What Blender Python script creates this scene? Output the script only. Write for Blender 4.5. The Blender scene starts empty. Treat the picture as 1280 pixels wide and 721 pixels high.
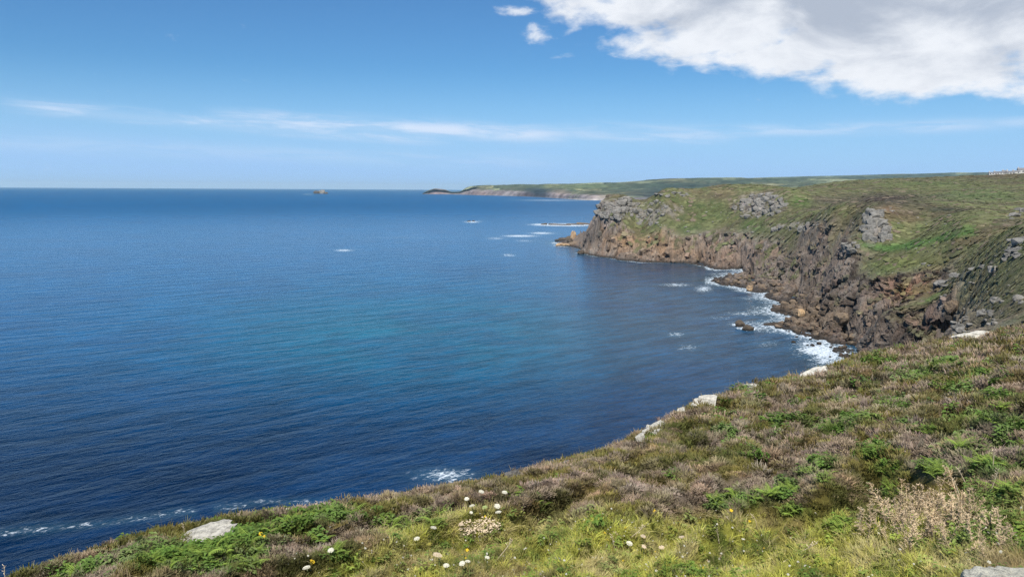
import bpy, bmesh, math, random
import numpy as np
from mathutils import Matrix, Vector
random.seed(7)
RNG = np.random.default_rng(11)
S = bpy.context.scene
COL = S.collection
rad = math.radians

# ------------------------------------------------------------------ camera
EYE = 61.6                       # metres above the sea
F = 940.0                        # focal length in units of the 1280 wide photograph
CAM_ROT = Matrix.Rotation(rad(90 - 7.51), 3, 'X') @ Matrix.Rotation(rad(0.33), 3, 'Z')
cd = bpy.data.cameras.new('camera')
cam = bpy.data.objects.new('camera', cd)
cd.sensor_width = 36.0
cd.lens = 36.0 * F / 1280.0
cd.clip_start = 0.1
cd.clip_end = 200000
cam.location = (0, 0, EYE)
cam.rotation_euler = CAM_ROT.to_euler()
COL.objects.link(cam)
S.camera = cam

# ------------------------------------------------------------------ light
SUN_EL, SUN_AZ = rad(54), rad(193)      # azimuth clockwise from north (+Y): behind the camera, slightly to the left
sv = Vector((math.sin(SUN_AZ) * math.cos(SUN_EL), math.cos(SUN_AZ) * math.cos(SUN_EL), math.sin(SUN_EL)))
sl = bpy.data.lights.new('sun', 'SUN')
sl.energy = 5.0
sl.angle = rad(0.5)
sl.color = (1.0, 0.955, 0.88)
so = bpy.data.objects.new('sun', sl)
so.rotation_euler = sv.to_track_quat('Z', 'Y').to_euler()
so.location = (0, 0, 200)
COL.objects.link(so)

S.view_settings.view_transform = 'Standard'
S.view_settings.look = 'None'
S.view_settings.exposure = 0.3
S.view_settings.gamma = 1.0
S.cycles.use_denoising = True
S.cycles.denoising_prefilter = 'NONE'
S.cycles.volume_bounces = 0
S.cycles.max_bounces = 6
S.cycles.transparent_max_bounces = 8


# ---- tiny node language
class NT:
    def __init__(self, tree):
        self.t = tree
        tree.nodes.clear()

    def n(self, kind, **kw):
        nd = self.t.nodes.new(kind)
        for k, v in kw.items():
            setattr(nd, k, v)
        return nd

    def put(self, sock, v):
        if isinstance(v, bpy.types.NodeSocket):
            self.t.links.new(v, sock)
        elif v is not None:
            if hasattr(sock, 'default_value') and sock.type == 'RGBA' and len(v) == 3:
                v = (*v, 1)
            sock.default_value = v

    def m(self, op, a, b=None, c=None, clamp=False):
        nd = self.n('ShaderNodeMath', operation=op, use_clamp=clamp)
        for i, v in enumerate((a, b, c)):
            if v is not None:
                self.put(nd.inputs[i], v)
        return nd.outputs[0]

    def vm(self, op, a, b=None):
        nd = self.n('ShaderNodeVectorMath', operation=op)
        self.put(nd.inputs[0], a)
        if b is not None:
            self.put(nd.inputs[1], b)
        return nd.outputs[0]

    def mix(self, f, a, b, blend='MIX'):
        nd = self.n('ShaderNodeMix', data_type='RGBA', blend_type=blend)
        self.put(nd.inputs[0], f)
        self.put(nd.inputs[6], a)
        self.put(nd.inputs[7], b)
        return nd.outputs[2]

    def ss(self, v, lo, hi, a=0.0, b=1.0):
        nd = self.n('ShaderNodeMapRange', interpolation_type='SMOOTHSTEP')
        self.put(nd.inputs[0], v)
        for i, x in enumerate((lo, hi, a, b)):
            self.put(nd.inputs[1 + i], x)
        return nd.outputs[0]

    def noise(self, vec, scale, detail=4.0, rough=0.55, dist=0.0):
        nd = self.n('ShaderNodeTexNoise')
        self.put(nd.inputs['Vector'], vec)
        nd.inputs['Scale'].default_value = scale
        nd.inputs['Detail'].default_value = detail
        nd.inputs['Roughness'].default_value = rough
        nd.inputs['Distortion'].default_value = dist
        return nd.outputs[0]

    def vor(self, vec, scale, feature='F1', out='Distance', rnd=1.0):
        nd = self.n('ShaderNodeTexVoronoi', feature=feature)
        self.put(nd.inputs['Vector'], vec)
        nd.inputs['Scale'].default_value = scale
        nd.inputs['Randomness'].default_value = rnd
        return nd.outputs[out]

    def comb(self, x, y, z):
        nd = self.n('ShaderNodeCombineXYZ')
        for i, v in enumerate((x, y, z)):
            self.put(nd.inputs[i], v)
        return nd.outputs[0]

    def bump(self, h, strength=0.5, dist=1.0, normal=None):
        nd = self.n('ShaderNodeBump')
        self.put(nd.inputs['Height'], h)
        self.put(nd.inputs['Strength'], strength)
        self.put(nd.inputs['Distance'], dist)
        if normal is not None:
            self.put(nd.inputs['Normal'], normal)
        return nd.outputs[0]


# ---- world: Nishita sky with clouds laid out by azimuth and elevation
W = bpy.data.worlds.new('World')
S.world = W
W.use_nodes = True
t = NT(W.node_tree)
sky = t.n('ShaderNodeTexSky', sky_type='NISHITA')
sky.sun_disc = False
sky.sun_elevation = SUN_EL
sky.sun_rotation = SUN_AZ
sky.altitude = 60
sky.air_density = 1.0
sky.dust_density = 0.0
sky.ozone_density = 3.0
tc = t.n('ShaderNodeTexCoord')
sp = t.n('ShaderNodeSeparateXYZ')
t.put(sp.inputs[0], tc.outputs['Generated'])
dx, dy, dz = sp.outputs
az = t.m('ARCTAN2', dx, dy)                      # 0 north, + to the east (right)
el = t.m('ARCSINE', dz)
# cumulus bank: sits above an edge that falls from left to right
pv = t.comb(t.m('MULTIPLY', az, 1.0), t.m('MULTIPLY', el, 2.0), t.m('MULTIPLY', dz, 0.4))
n1 = t.noise(pv, 5.0, 8, 0.55, 0.15)
n2 = t.noise(t.vm('ADD', pv, (3.1, 1.7, 0.0)), 13.0, 6, 0.55, 0.2)
edge_el = t.m('SUBTRACT', 0.176, t.m('MULTIPLY', t.ss(az, 0.10, 0.36), 0.070))   # rad
dEdge = t.m('SUBTRACT', el, edge_el)
cov = t.m('MULTIPLY', dEdge, 20.0)
cov = t.m('MINIMUM', cov, 1.5)
cov = t.m('ADD', cov, t.m('MULTIPLY', t.m('SUBTRACT', n1, 0.5), 4.3))
cov = t.m('ADD', cov, t.m('MULTIPLY', t.m('SUBTRACT', n2, 0.5), 3.0))
left = t.m('SUBTRACT', t.m('MULTIPLY', t.ss(az, -0.07, 0.09, 1.0, 0.0), 2.6), t.m('MULTIPLY', t.m('MULTIPLY', t.ss(az, 0.38, 0.55), t.ss(dEdge, -0.02, 0.02)), 1.0))
cov = t.m('SUBTRACT', cov, left)
n4 = t.noise(t.vm('ADD', pv, (1.3, 0.7, 2.0)), 34.0, 5, 0.6, 0.2)
cov = t.m('ADD', cov, t.m('MULTIPLY', t.m('SUBTRACT', n4, 0.5), 1.2))
for (ca, ce, ra, re_) in ((0.030, 0.196, 0.020, 0.014), (0.005, 0.222, 0.03, 0.007), (0.335, 0.156, 0.012, 0.007)):
    qa = t.m('DIVIDE', t.m('SUBTRACT', az, ca), ra); qe = t.m('DIVIDE', t.m('SUBTRACT', el, ce), re_)
    gg = t.m('EXPONENT', t.m('MULTIPLY', t.m('ADD', t.m('MULTIPLY', qa, qa), t.m('MULTIPLY', qe, qe)), -1.0))
    cov = t.m('MAXIMUM', cov, t.m('ADD', t.m('MULTIPLY', gg, 1.1), t.m('ADD', -0.45, t.m('MULTIPLY', t.m('SUBTRACT', n4, 0.5), 2.2))))
cmask = t.ss(cov, -0.1, 1.0)
# lower puffs that shine white, higher parts grey
n3 = t.noise(t.vm('ADD', pv, (0.0, 0.05, 7.0)), 7.0, 7, 0.6, 0.3)
gry = t.ss(t.m('ADD', t.m('MULTIPLY', t.m('MULTIPLY', t.ss(az, 0.12, 0.5), t.ss(el, 0.15, 0.27)), 0.75), t.m('ADD', t.m('MULTIPLY', dEdge, 7.5), t.m('MULTIPLY', t.m('SUBTRACT', n3, 0.5), 3.2))), 0.10, 1.30)
ccol = t.mix(gry, (0.72, 0.75, 0.80), (0.37, 0.42, 0.51))
# thin high streaks above the horizon
wv = t.comb(t.m('MULTIPLY', az, 1.0), t.m('MULTIPLY', t.m('ADD', el, t.m('MULTIPLY', az, 0.035)), 9.0), 0.0)
w1 = t.noise(wv, 2.6, 7, 0.6, 0.35)
w2 = t.noise(t.vm('ADD', wv, (5, 2, 0)), 8.0, 5, 0.6, 0.5)
wis = t.ss(t.m('ADD', w1, t.m('MULTIPLY', t.m('SUBTRACT', w2, 0.5), 1.1)), 0.36, 0.62)
wmask = 0.0
for (a0, a1, e0, slp, hw, k_) in ((-0.62, -0.04, 0.0930, -0.050, 0.0050, 0.62), (-0.40, 0.12, 0.0905, -0.036, 0.0068, 0.75), (-0.42, -0.16, 0.082, -0.03, 0.005, 0.5), (0.02, 0.34, 0.0790, -0.03, 0.0075, 0.42),
                                  (0.22, 0.62, 0.0760, 0.004, 0.0050, 0.40), (0.50, 0.80, 0.078, 0.01, 0.004, 0.35), (-0.75, 0.1, 0.055, -0.02, 0.007, 0.16), (-1.6, -0.7, 0.10, -0.02, 0.008, 0.4), (0.8, 1.7, 0.08, 0.0, 0.008, 0.4)):
    lin = t.m('ADD', e0 - 0.004, t.m('MULTIPLY', t.m('SUBTRACT', az, a0), slp))
    lin = t.m('ADD', lin, t.m('MULTIPLY', t.m('SUBTRACT', w2, 0.5), 0.008))
    q = t.m('DIVIDE', t.m('SUBTRACT', el, lin), hw * 1.35)
    g_ = t.m('EXPONENT', t.m('MULTIPLY', t.m('MULTIPLY', q, q), -1.0))
    g_ = t.m('MULTIPLY', g_, t.m('MULTIPLY', t.ss(az, a0, a0 + 0.10), t.ss(az, a1 - 0.12, a1, 1.0, 0.0)))
    wmask = t.m('MAXIMUM', wmask, t.m('MULTIPLY', g_, k_))
wmask = t.m('MULTIPLY', wmask, t.m('ADD', 0.34, t.m('MULTIPLY', wis, 0.95)), clamp=True)
veil = t.m('ADD', t.m('MULTIPLY', t.ss(el, 0.0, 0.16, 0.96, 0.0), 1.0), t.m('MULTIPLY', t.ss(el, 0.03, 0.10, 1.0, 0.0), t.ss(w1, 0.35, 0.7, 0.0, 0.15)))
bg1 = t.n('ShaderNodeBackground')
skyc = t.mix(1.0, sky.outputs[0], (0.58, 1.02, 1.38), 'MULTIPLY')
t.put(bg1.inputs[0], skyc)
bg1.inputs[1].default_value = 0.062
bgw = t.n('ShaderNodeBackground')
bgw.inputs[0].default_value = (0.29, 0.49, 0.79, 1)
bgc = t.n('ShaderNodeBackground')
t.put(bgc.inputs[0], ccol)
mA = t.n('ShaderNodeMixShader')
t.put(mA.inputs[0], veil)
t.put(mA.inputs[1], bg1.outputs[0])
t.put(mA.inputs[2], bgw.outputs[0])
bgs = t.n('ShaderNodeBackground')
bgs.inputs[0].default_value = (0.56, 0.66, 0.82, 1)
mC = t.n('ShaderNodeMixShader')
t.put(mC.inputs[0], wmask)
t.put(mC.inputs[1], mA.outputs[0])
t.put(mC.inputs[2], bgs.outputs[0])
mB = t.n('ShaderNodeMixShader')
t.put(mB.inputs[0], cmask)
t.put(mB.inputs[1], mC.outputs[0])
t.put(mB.inputs[2], bgc.outputs[0])
wo = t.n('ShaderNodeOutputWorld')
t.put(wo.inputs[0], mB.outputs[0])
W.cycles.sampling_method = 'MANUAL'
W.cycles.sample_map_resolution = 1024


# ------------------------------------------------------------------ helpers
ROT = np.array(CAM_ROT)


def ray(u, v):
    u = np.asarray(u, float); v = np.asarray(v, float)
    c = np.stack([(u - 640) / F, -(v - 360.5) / F, -np.ones_like(u * v * 1.0)], -1) if np.shape(u) == np.shape(v) else None
    return c @ ROT.T


def P(u, v, d):
    """the point at horizontal distance d along the sight line through photo position (u, v)"""
    u, v, d = np.broadcast_arrays(np.asarray(u, float), np.asarray(v, float), np.asarray(d, float))
    r = ray(u, v)
    h = np.hypot(r[..., 0], r[..., 1])
    return np.array([0, 0, EYE]) + r * (d / h)[..., None]


def PZ(u, v, z=0.0):
    r = ray(np.array([u], float), np.array([v], float))[0]
    return np.array([0, 0, EYE]) + r * ((z - EYE) / r[2])


def proj(p):
    c = (np.asarray(p) - np.array([0, 0, EYE])) @ ROT
    w = np.maximum(-c[..., 2], 1e-3)
    return 640 + F * c[..., 0] / w, 360.5 - F * c[..., 1] / w


def _hash(ix, iy, seed):
    h = (ix.astype(np.int64) * 374761393 + iy.astype(np.int64) * 668265263 + seed * 974634777) & 0xffffffff
    h = ((h ^ (h >> 13)) * 1274126177) & 0xffffffff
    h = ((h ^ (h >> 16)) * 2246822519) & 0xffffffff
    return (h ^ (h >> 15)) & 0xffffffff


def perlin(x, y, seed=0):
    x = np.asarray(x, float); y = np.asarray(y, float)
    ix = np.floor(x); iy = np.floor(y)
    fx = x - ix; fy = y - iy
    sx = fx * fx * fx * (fx * (fx * 6 - 15) + 10); sy = fy * fy * fy * (fy * (fy * 6 - 15) + 10)
    r = []
    for a in (0, 1):
        for b in (0, 1):
            an = _hash(ix + a, iy + b, seed) * (2 * math.pi / 4294967296.0)
            r.append(np.cos(an) * (fx - a) + np.sin(an) * (fy - b))
    return 1.5 * ((r[0] * (1 - sy) + r[1] * sy) * (1 - sx) + (r[2] * (1 - sy) + r[3] * sy) * sx)


def fbm(x, y, seed=0, octv=4, gain=0.5):
    s = 0; a = 1.0; f = 1.0
    for i in range(octv):
        s = s + a * perlin(x * f + 13.7 * i, y * f - 7.1 * i, seed + i)
        a *= gain; f *= 2.03
    return s


def worley(x, y, seed=0):
    """nearest cell: distance, second distance, two random numbers of the cell, offset to its centre"""
    ix = np.floor(x); iy = np.floor(y)
    f1 = np.full(x.shape, 9.0); f2 = np.full(x.shape, 9.0)
    r1 = np.zeros(x.shape); r2 = np.zeros(x.shape); ox = np.zeros(x.shape); oy = np.zeros(x.shape)
    for a in (-1, 0, 1):
        for b in (-1, 0, 1):
            h1 = _hash(ix + a, iy + b, seed) / 4294967296.0
            h2 = _hash(ix + a, iy + b, seed + 57) / 4294967296.0
            px = ix + a + 0.1 + 0.8 * h1 - x; py = iy + b + 0.1 + 0.8 * h2 - y
            d = np.hypot(px, py)
            nr = d < f1
            f2 = np.where(nr, f1, np.minimum(f2, d))
            f1 = np.where(nr, d, f1)
            h3 = _hash(ix + a, iy + b, seed + 91) / 4294967296.0
            r1 = np.where(nr, h3, r1); r2 = np.where(nr, (h1 * 7.3 + h2 * 3.1) % 1.0, r2)
            ox = np.where(nr, px, ox); oy = np.where(nr, py, oy)
    return f1, f2, r1, r2, ox, oy


def worley3(x, y, z, seed=0):
    ix = np.floor(x); iy = np.floor(y); iz = np.floor(z)
    f1 = np.full(x.shape, 9.0); f2 = f1.copy()
    r1 = np.zeros(x.shape); o = [np.zeros(x.shape) for _ in range(3)]
    for a in (-1, 0, 1):
        for b in (-1, 0, 1):
            for c in (-1, 0, 1):
                h = _hash(ix + a + (iz + c) * 131, iy + b + (iz + c) * 57, seed)
                h1 = (h & 1023) / 1023.0; h2 = ((h >> 10) & 1023) / 1023.0; h3 = ((h >> 20) & 1023) / 1023.0
                px = ix + a + 0.1 + 0.8 * h1 - x; py = iy + b + 0.1 + 0.8 * h2 - y; pz = iz + c + 0.1 + 0.8 * h3 - z
                d = px * px + py * py + pz * pz
                nr = d < f1
                f2 = np.where(nr, f1, np.minimum(f2, d)); f1 = np.where(nr, d, f1)
                r1 = np.where(nr, (h1 * 5.1 + h2 * 9.7 + h3 * 3.3) % 1.0, r1)
                for k, q in enumerate((px, py, pz)):
                    o[k] = np.where(nr, q, o[k])
    return np.sqrt(f1), np.sqrt(f2), r1, o


def facets3(x, y, z, size, seed, tilt=1.2):
    f1, f2, r1, o = worley3(x / size, y / size, z / size, seed)
    an = r1 * 40.0
    return (r1 - 0.5) + tilt * 0.6 * (np.cos(an) * o[0] + np.sin(an) * o[1] + np.cos(an * 1.7) * o[2]), f2 - f1


def sstep(x, a, b):
    k = np.clip((x - a) / (b - a), 0, 1)
    return k * k * (3 - 2 * k)


def lerp(a, b, k):
    return a + (b - a) * k


def mixc(c, col, k):
    return c + (np.array(col) - c) * np.asarray(k)[..., None]


def seg_dist(x, y, poly, closed=False):
    d = np.full(x.shape, 1e9)
    n = len(poly)
    for i in range(n if closed else n - 1):
        ax, ay = poly[i]; bx, by = poly[(i + 1) % n]
        ex, ey = bx - ax, by - ay
        k = np.clip(((x - ax) * ex + (y - ay) * ey) / (ex * ex + ey * ey + 1e-9), 0, 1)
        d = np.minimum(d, np.hypot(x - ax - k * ex, y - ay - k * ey))
    return d


def inside(x, y, poly):
    c = np.zeros(x.shape, bool)
    n = len(poly)
    for i in range(n):
        ax, ay = poly[i]; bx, by = poly[(i + 1) % n]
        if ay == by:
            continue
        hit = ((ay > y) != (by > y)) & (x < (bx - ax) * (y - ay) / (by - ay) + ax)
        c ^= hit
    return c


def pchip(xk, yk, x):
    xk = np.asarray(xk, float); yk = np.asarray(yk, float)
    h = np.diff(xk); dl = np.diff(yk) / h
    m = np.zeros_like(yk)
    for i in range(1, len(xk) - 1):
        if dl[i - 1] * dl[i] > 0:
            w1 = 2 * h[i] + h[i - 1]; w2 = h[i] + 2 * h[i - 1]
            m[i] = (w1 + w2) / (w1 / dl[i - 1] + w2 / dl[i])
    m[0] = dl[0]; m[-1] = dl[-1]
    i = np.clip(np.searchsorted(xk, x) - 1, 0, len(h) - 1)
    s = (x - xk[i]) / h[i]
    return ((2 * s**3 - 3 * s**2 + 1) * yk[i] + (s**3 - 2 * s**2 + s) * h[i] * m[i]
            + (-2 * s**3 + 3 * s**2) * yk[i + 1] + (s**3 - s**2) * h[i] * m[i + 1])


def tag(o, label=None, cat=None, group=None, kind=None):
    if label: o['label'] = label
    if cat: o['category'] = cat
    if group: o['group'] = group
    if kind: o['kind'] = kind
    return o


def link(o, parent=None):
    COL.objects.link(o)
    if parent is not None:
        o.parent = parent
    return o


def empty(name, loc=(0, 0, 0), rz=0.0):
    o = bpy.data.objects.new(name, None)
    o.location = loc; o.rotation_euler = (0, 0, rz)
    o.empty_display_size = 0.1
    return link(o)


def np_mesh(name, verts, faces, mat=None, smooth=True, attrs=None):
    me = bpy.data.meshes.new(name)
    verts = np.asarray(verts, np.float32); faces = np.asarray(faces, np.int32)
    me.vertices.add(len(verts)); me.vertices.foreach_set('co', verts.ravel())
    k = faces.shape[1]
    me.loops.add(faces.size); me.loops.foreach_set('vertex_index', faces.ravel())
    me.polygons.add(len(faces))
    me.polygons.foreach_set('loop_start', np.arange(0, faces.size, k, dtype=np.int32))
    me.polygons.foreach_set('loop_total', np.full(len(faces), k, np.int32))
    me.update(calc_edges=True)
    me.polygons.foreach_set('use_smooth', np.full(len(faces), smooth, bool))
    for an, (ty, arr) in (attrs or {}).items():
        at = me.attributes.new(an, ty, 'POINT')
        if ty == 'FLOAT':
            at.data.foreach_set('value', np.asarray(arr, np.float32).ravel())
        elif ty == 'FLOAT_COLOR':
            a4 = np.ones((len(verts), 4), np.float32); a4[:, :3] = np.asarray(arr).reshape(-1, 3)
            at.data.foreach_set('color', a4.ravel())
        elif ty == 'FLOAT_VECTOR':
            at.data.foreach_set('vector', np.asarray(arr, np.float32).ravel())
        elif ty == 'INT':
            at.data.foreach_set('value', np.asarray(arr, np.int32).ravel())
    if mat: me.materials.append(mat)
    return me


def grid_faces(nr, nc):
    i = np.arange(nr * nc).reshape(nr, nc)
    return np.stack([i[:-1, :-1], i[:-1, 1:], i[1:, 1:], i[1:, :-1]], -1).reshape(-1, 4)


def new_mat(name):
    m = bpy.data.materials.new(name)
    m.use_nodes = True
    return m, NT(m.node_tree)


def finish(t, color, rough=0.9, normal=None, spec=0.3, **kw):
    b = t.n('ShaderNodeBsdfPrincipled')
    t.put(b.inputs['Base Color'], color)
    t.put(b.inputs['Roughness'], rough)
    b.inputs['Specular IOR Level'].default_value = spec
    if normal is not None:
        t.put(b.inputs['Normal'], normal)
    for k, v in kw.items():
        t.put(b.inputs[k], v)
    o = t.n('ShaderNodeOutputMaterial')
    t.put(o.inputs[0], b.outputs[0])
    return b


def pos(t):
    return t.n('ShaderNodeNewGeometry').outputs['Position']


def attr(t, name, kind='GEOMETRY'):
    return t.n('ShaderNodeAttribute', attribute_name=name, attribute_type=kind)


# ------------------------------------------------------------------ coast outlines
def wxy(u, v, z=0.0):
    p = PZ(u, v, z)
    return (p[0], p[1])


def dxy(u, v, d):
    p = P(u, v, d)
    return (float(p[0]), float(p[1]))


COAST = [(900, 2300), (620, 1700), (360, 1250), (215, 1010), (130, 965), (78, 935), (50, 892), (56, 842), (70, 792), (76, 745)] + [wxy(*q) for q in (
    (724, 314), (733, 318), (745, 321), (760, 322), (780, 326), (800, 328), (830, 328.5), (858, 329), (870, 331),
    (893, 337), (912, 337), (927, 336), (932, 342), (912, 344), (888, 350), (893, 354), (905, 357), (930, 360), (938, 365),
    (952, 366), (962, 364), (955, 372), (972, 376), (978, 380), (966, 385), (967, 391), (985, 395), (994, 401),
    (975, 406), (967, 409), (985, 414), (1000, 418), (1012, 421), (1030, 426), (1042, 434), (1052, 446), (1056, 458))] + [
    (112, 245), (111, 234), (117, 222), (114, 211), (101, 198), (89, 178), (80, 160), (70, 135), (54, 105), (46, 60), (900, 20)]
LAND = COAST + [(3500, 10), (3500, 2300)]
TOP = [(900, 2250), (660, 1700), (400, 1250), (260, 1000), (175, 930), (135, 870), (108, 805)] + [dxy(*q) for q in (
    (752, 257, 742), (757, 270, 728), (775, 288, 712), (800, 302, 695), (830, 309, 682), (858, 306, 672), (880, 294, 672), (893, 290, 668),
    (905, 293, 655), (925, 294, 640), (950, 301, 592), (966, 306, 566), (1000, 318, 508), (1030, 324, 470), (1048, 334, 425),
    (1062, 345, 374), (1090, 355, 347), (1120, 352, 345), (1150, 343, 337), (1180, 341, 330), (1176, 356, 305), (1140, 376, 293),
    (1110, 390, 288), (1096, 401, 284), (1120, 396, 280), (1150, 389, 277), (1180, 381, 275), (1188, 392, 250),
    (1194, 405, 226), (1196, 425, 190), (1205, 445, 165), (1240, 470, 142), (1300, 490, 122), (1500, 520, 100))]
UPLAND = TOP + [(3500, 150), (3500, 2250)]

CTRL = [  # sight line and distance of places on the green upland
    (745, 262, 735), (765, 251, 745), (785, 249.5, 760), (812, 249, 765), (830, 243, 735), (860, 239.5, 755), (900, 238.5, 745), (950, 239.5, 722),
    (985, 241, 670), (800, 264, 850), (860, 262, 870), (700, 300, 800), (720, 262, 900), (900, 252, 950), (980, 240, 950), (1000, 239, 740),
    (1060, 233, 820), (1060, 226.5, 1050), (1150, 234, 820), (1150, 222.5, 1120), (1280, 230, 800), (1280, 217, 1150), (1500, 210, 1150),
    (1000, 235, 1000), (1030, 230, 1030), (1280, 224, 1600), (1060, 232, 1600), (960, 240, 1500),
    (800, 285, 722), (850, 285, 692), (850, 262, 722), (900, 262, 708), (900, 283, 676), (950, 257, 675), (950, 276, 640), (990, 262, 625),
    (990, 277, 580), (925, 292, 642), (960, 298, 588), (1000, 300, 530), (1000, 317, 510), (1040, 285, 470), (1040, 322, 455), (1010, 281, 525),
    (1040, 265, 560), (1100, 246, 700), (1100, 257, 600), (1087, 264, 425), (1090, 275, 405), (1090, 300, 392), (1055, 300, 425),
    (1060, 328, 380), (1120, 316, 370), (1132, 300, 392), (1160, 262, 440), (1160, 283, 405), (1200, 255, 490), (1200, 290, 350),
    (1060, 344, 374), (1090, 353, 347), (1130, 335, 350), (1150, 340, 339), (1180, 337, 332), (1150, 310, 362), (1205, 318, 330),
    (1245, 300, 300), (1280, 270, 400), (1280, 284, 330), (1180, 346, 308), (1215, 331, 275), (1250, 312, 250), (1280, 298, 240),
    (1400, 262, 240), (1175, 360, 298), (1140, 378, 290), (1200, 370, 262), (1200, 400, 228), (1240, 350, 228), (1240, 380, 196),
    (1280, 330, 210), (1280, 380, 165), (1280, 405, 145), (1240, 408, 160), (1200, 416, 208), (1110, 391, 286), (1150, 387, 279),
    (1400, 330, 160), (1400, 290, 200), (1500, 250, 300), (1500, 330, 140)]
_c = np.array([P(*q) for q in CTRL])
_a = np.arctan2(_c[:, 0], _c[:, 1]); _ld = np.log(np.hypot(_c[:, 0], _c[:, 1])); _te = (_c[:, 2] - EYE) / np.hypot(_c[:, 0], _c[:, 1])


def _feat(a, ld):
    return a * 6.0, ld * 2.0


def _tps_fit(X, Y, V, lam=1e-4):
    n = len(X)
    r2 = (X[:, None] - X)**2 + (Y[:, None] - Y)**2
    K = 0.5 * r2 * np.log(r2 + 1e-12) + lam * np.eye(n)
    Pm = np.stack([np.ones(n), X, Y], 1)
    A = np.block([[K, Pm], [Pm.T, np.zeros((3, 3))]])
    return np.linalg.solve(A, np.concatenate([V, np.zeros(3)]))


_fx, _fy = _feat(_a, _ld)
_w = _tps_fit(_fx, _fy, _te)


def upland_height(x, y):
    d = np.hypot(x, y)
    X, Y = _feat(np.arctan2(x, y), np.log(d))
    s = _w[-3] + _w[-2] * X + _w[-1] * Y
    for i in range(len(_fx)):
        r2 = (X - _fx[i])**2 + (Y - _fy[i])**2
        s = s + _w[i] * 0.5 * r2 * np.log(r2 + 1e-12)
    return EYE + s * d


def facets(x, y, size, seed, tilt=0.9):
    f1, f2, r1, r2, ox, oy = worley(x / size, y / size, seed)
    an = r2 * 2 * math.pi
    return (r1 - 0.5) + tilt * (np.cos(an) * ox + np.sin(an) * oy), f2 - f1


CAVE = dxy(1066, 392, 318)
CLEFTS = [(dxy(1060, 352, 350), dxy(1072, 402, 300), 2.6, 12), (dxy(876, 296, 660), dxy(878, 326, 622), 4.5, 16), (dxy(1000, 322, 490), dxy(985, 368, 428), 3.0, 11),
          (dxy(1181, 386, 262), dxy(1178, 430, 236), 3.2, 15), (dxy(1120, 400, 272), dxy(1105, 440, 246), 2.4, 9), (dxy(950, 306, 560), dxy(935, 340, 520), 3.5, 12),
          (dxy(1036, 332, 430), dxy(1022, 385, 360), 2.6, 10), (dxy(830, 306, 690), dxy(828, 326, 645), 3.5, 9), (dxy(1140, 348, 335), dxy(1112, 372, 310), 2.6, 8)]
CRAGS = [(950, 256, 32, 15, 1.0), (768, 260, 32, 13, 1.0), (812, 268, 22, 14, 0.7), (838, 262, 16, 12, 0.6), (1093, 285, 17, 22, 0.8),
         (1062, 308, 10, 7, 0.8), (990, 282, 40, 5, 0.7), (1160, 352, 30, 8, 0.3)]


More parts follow.
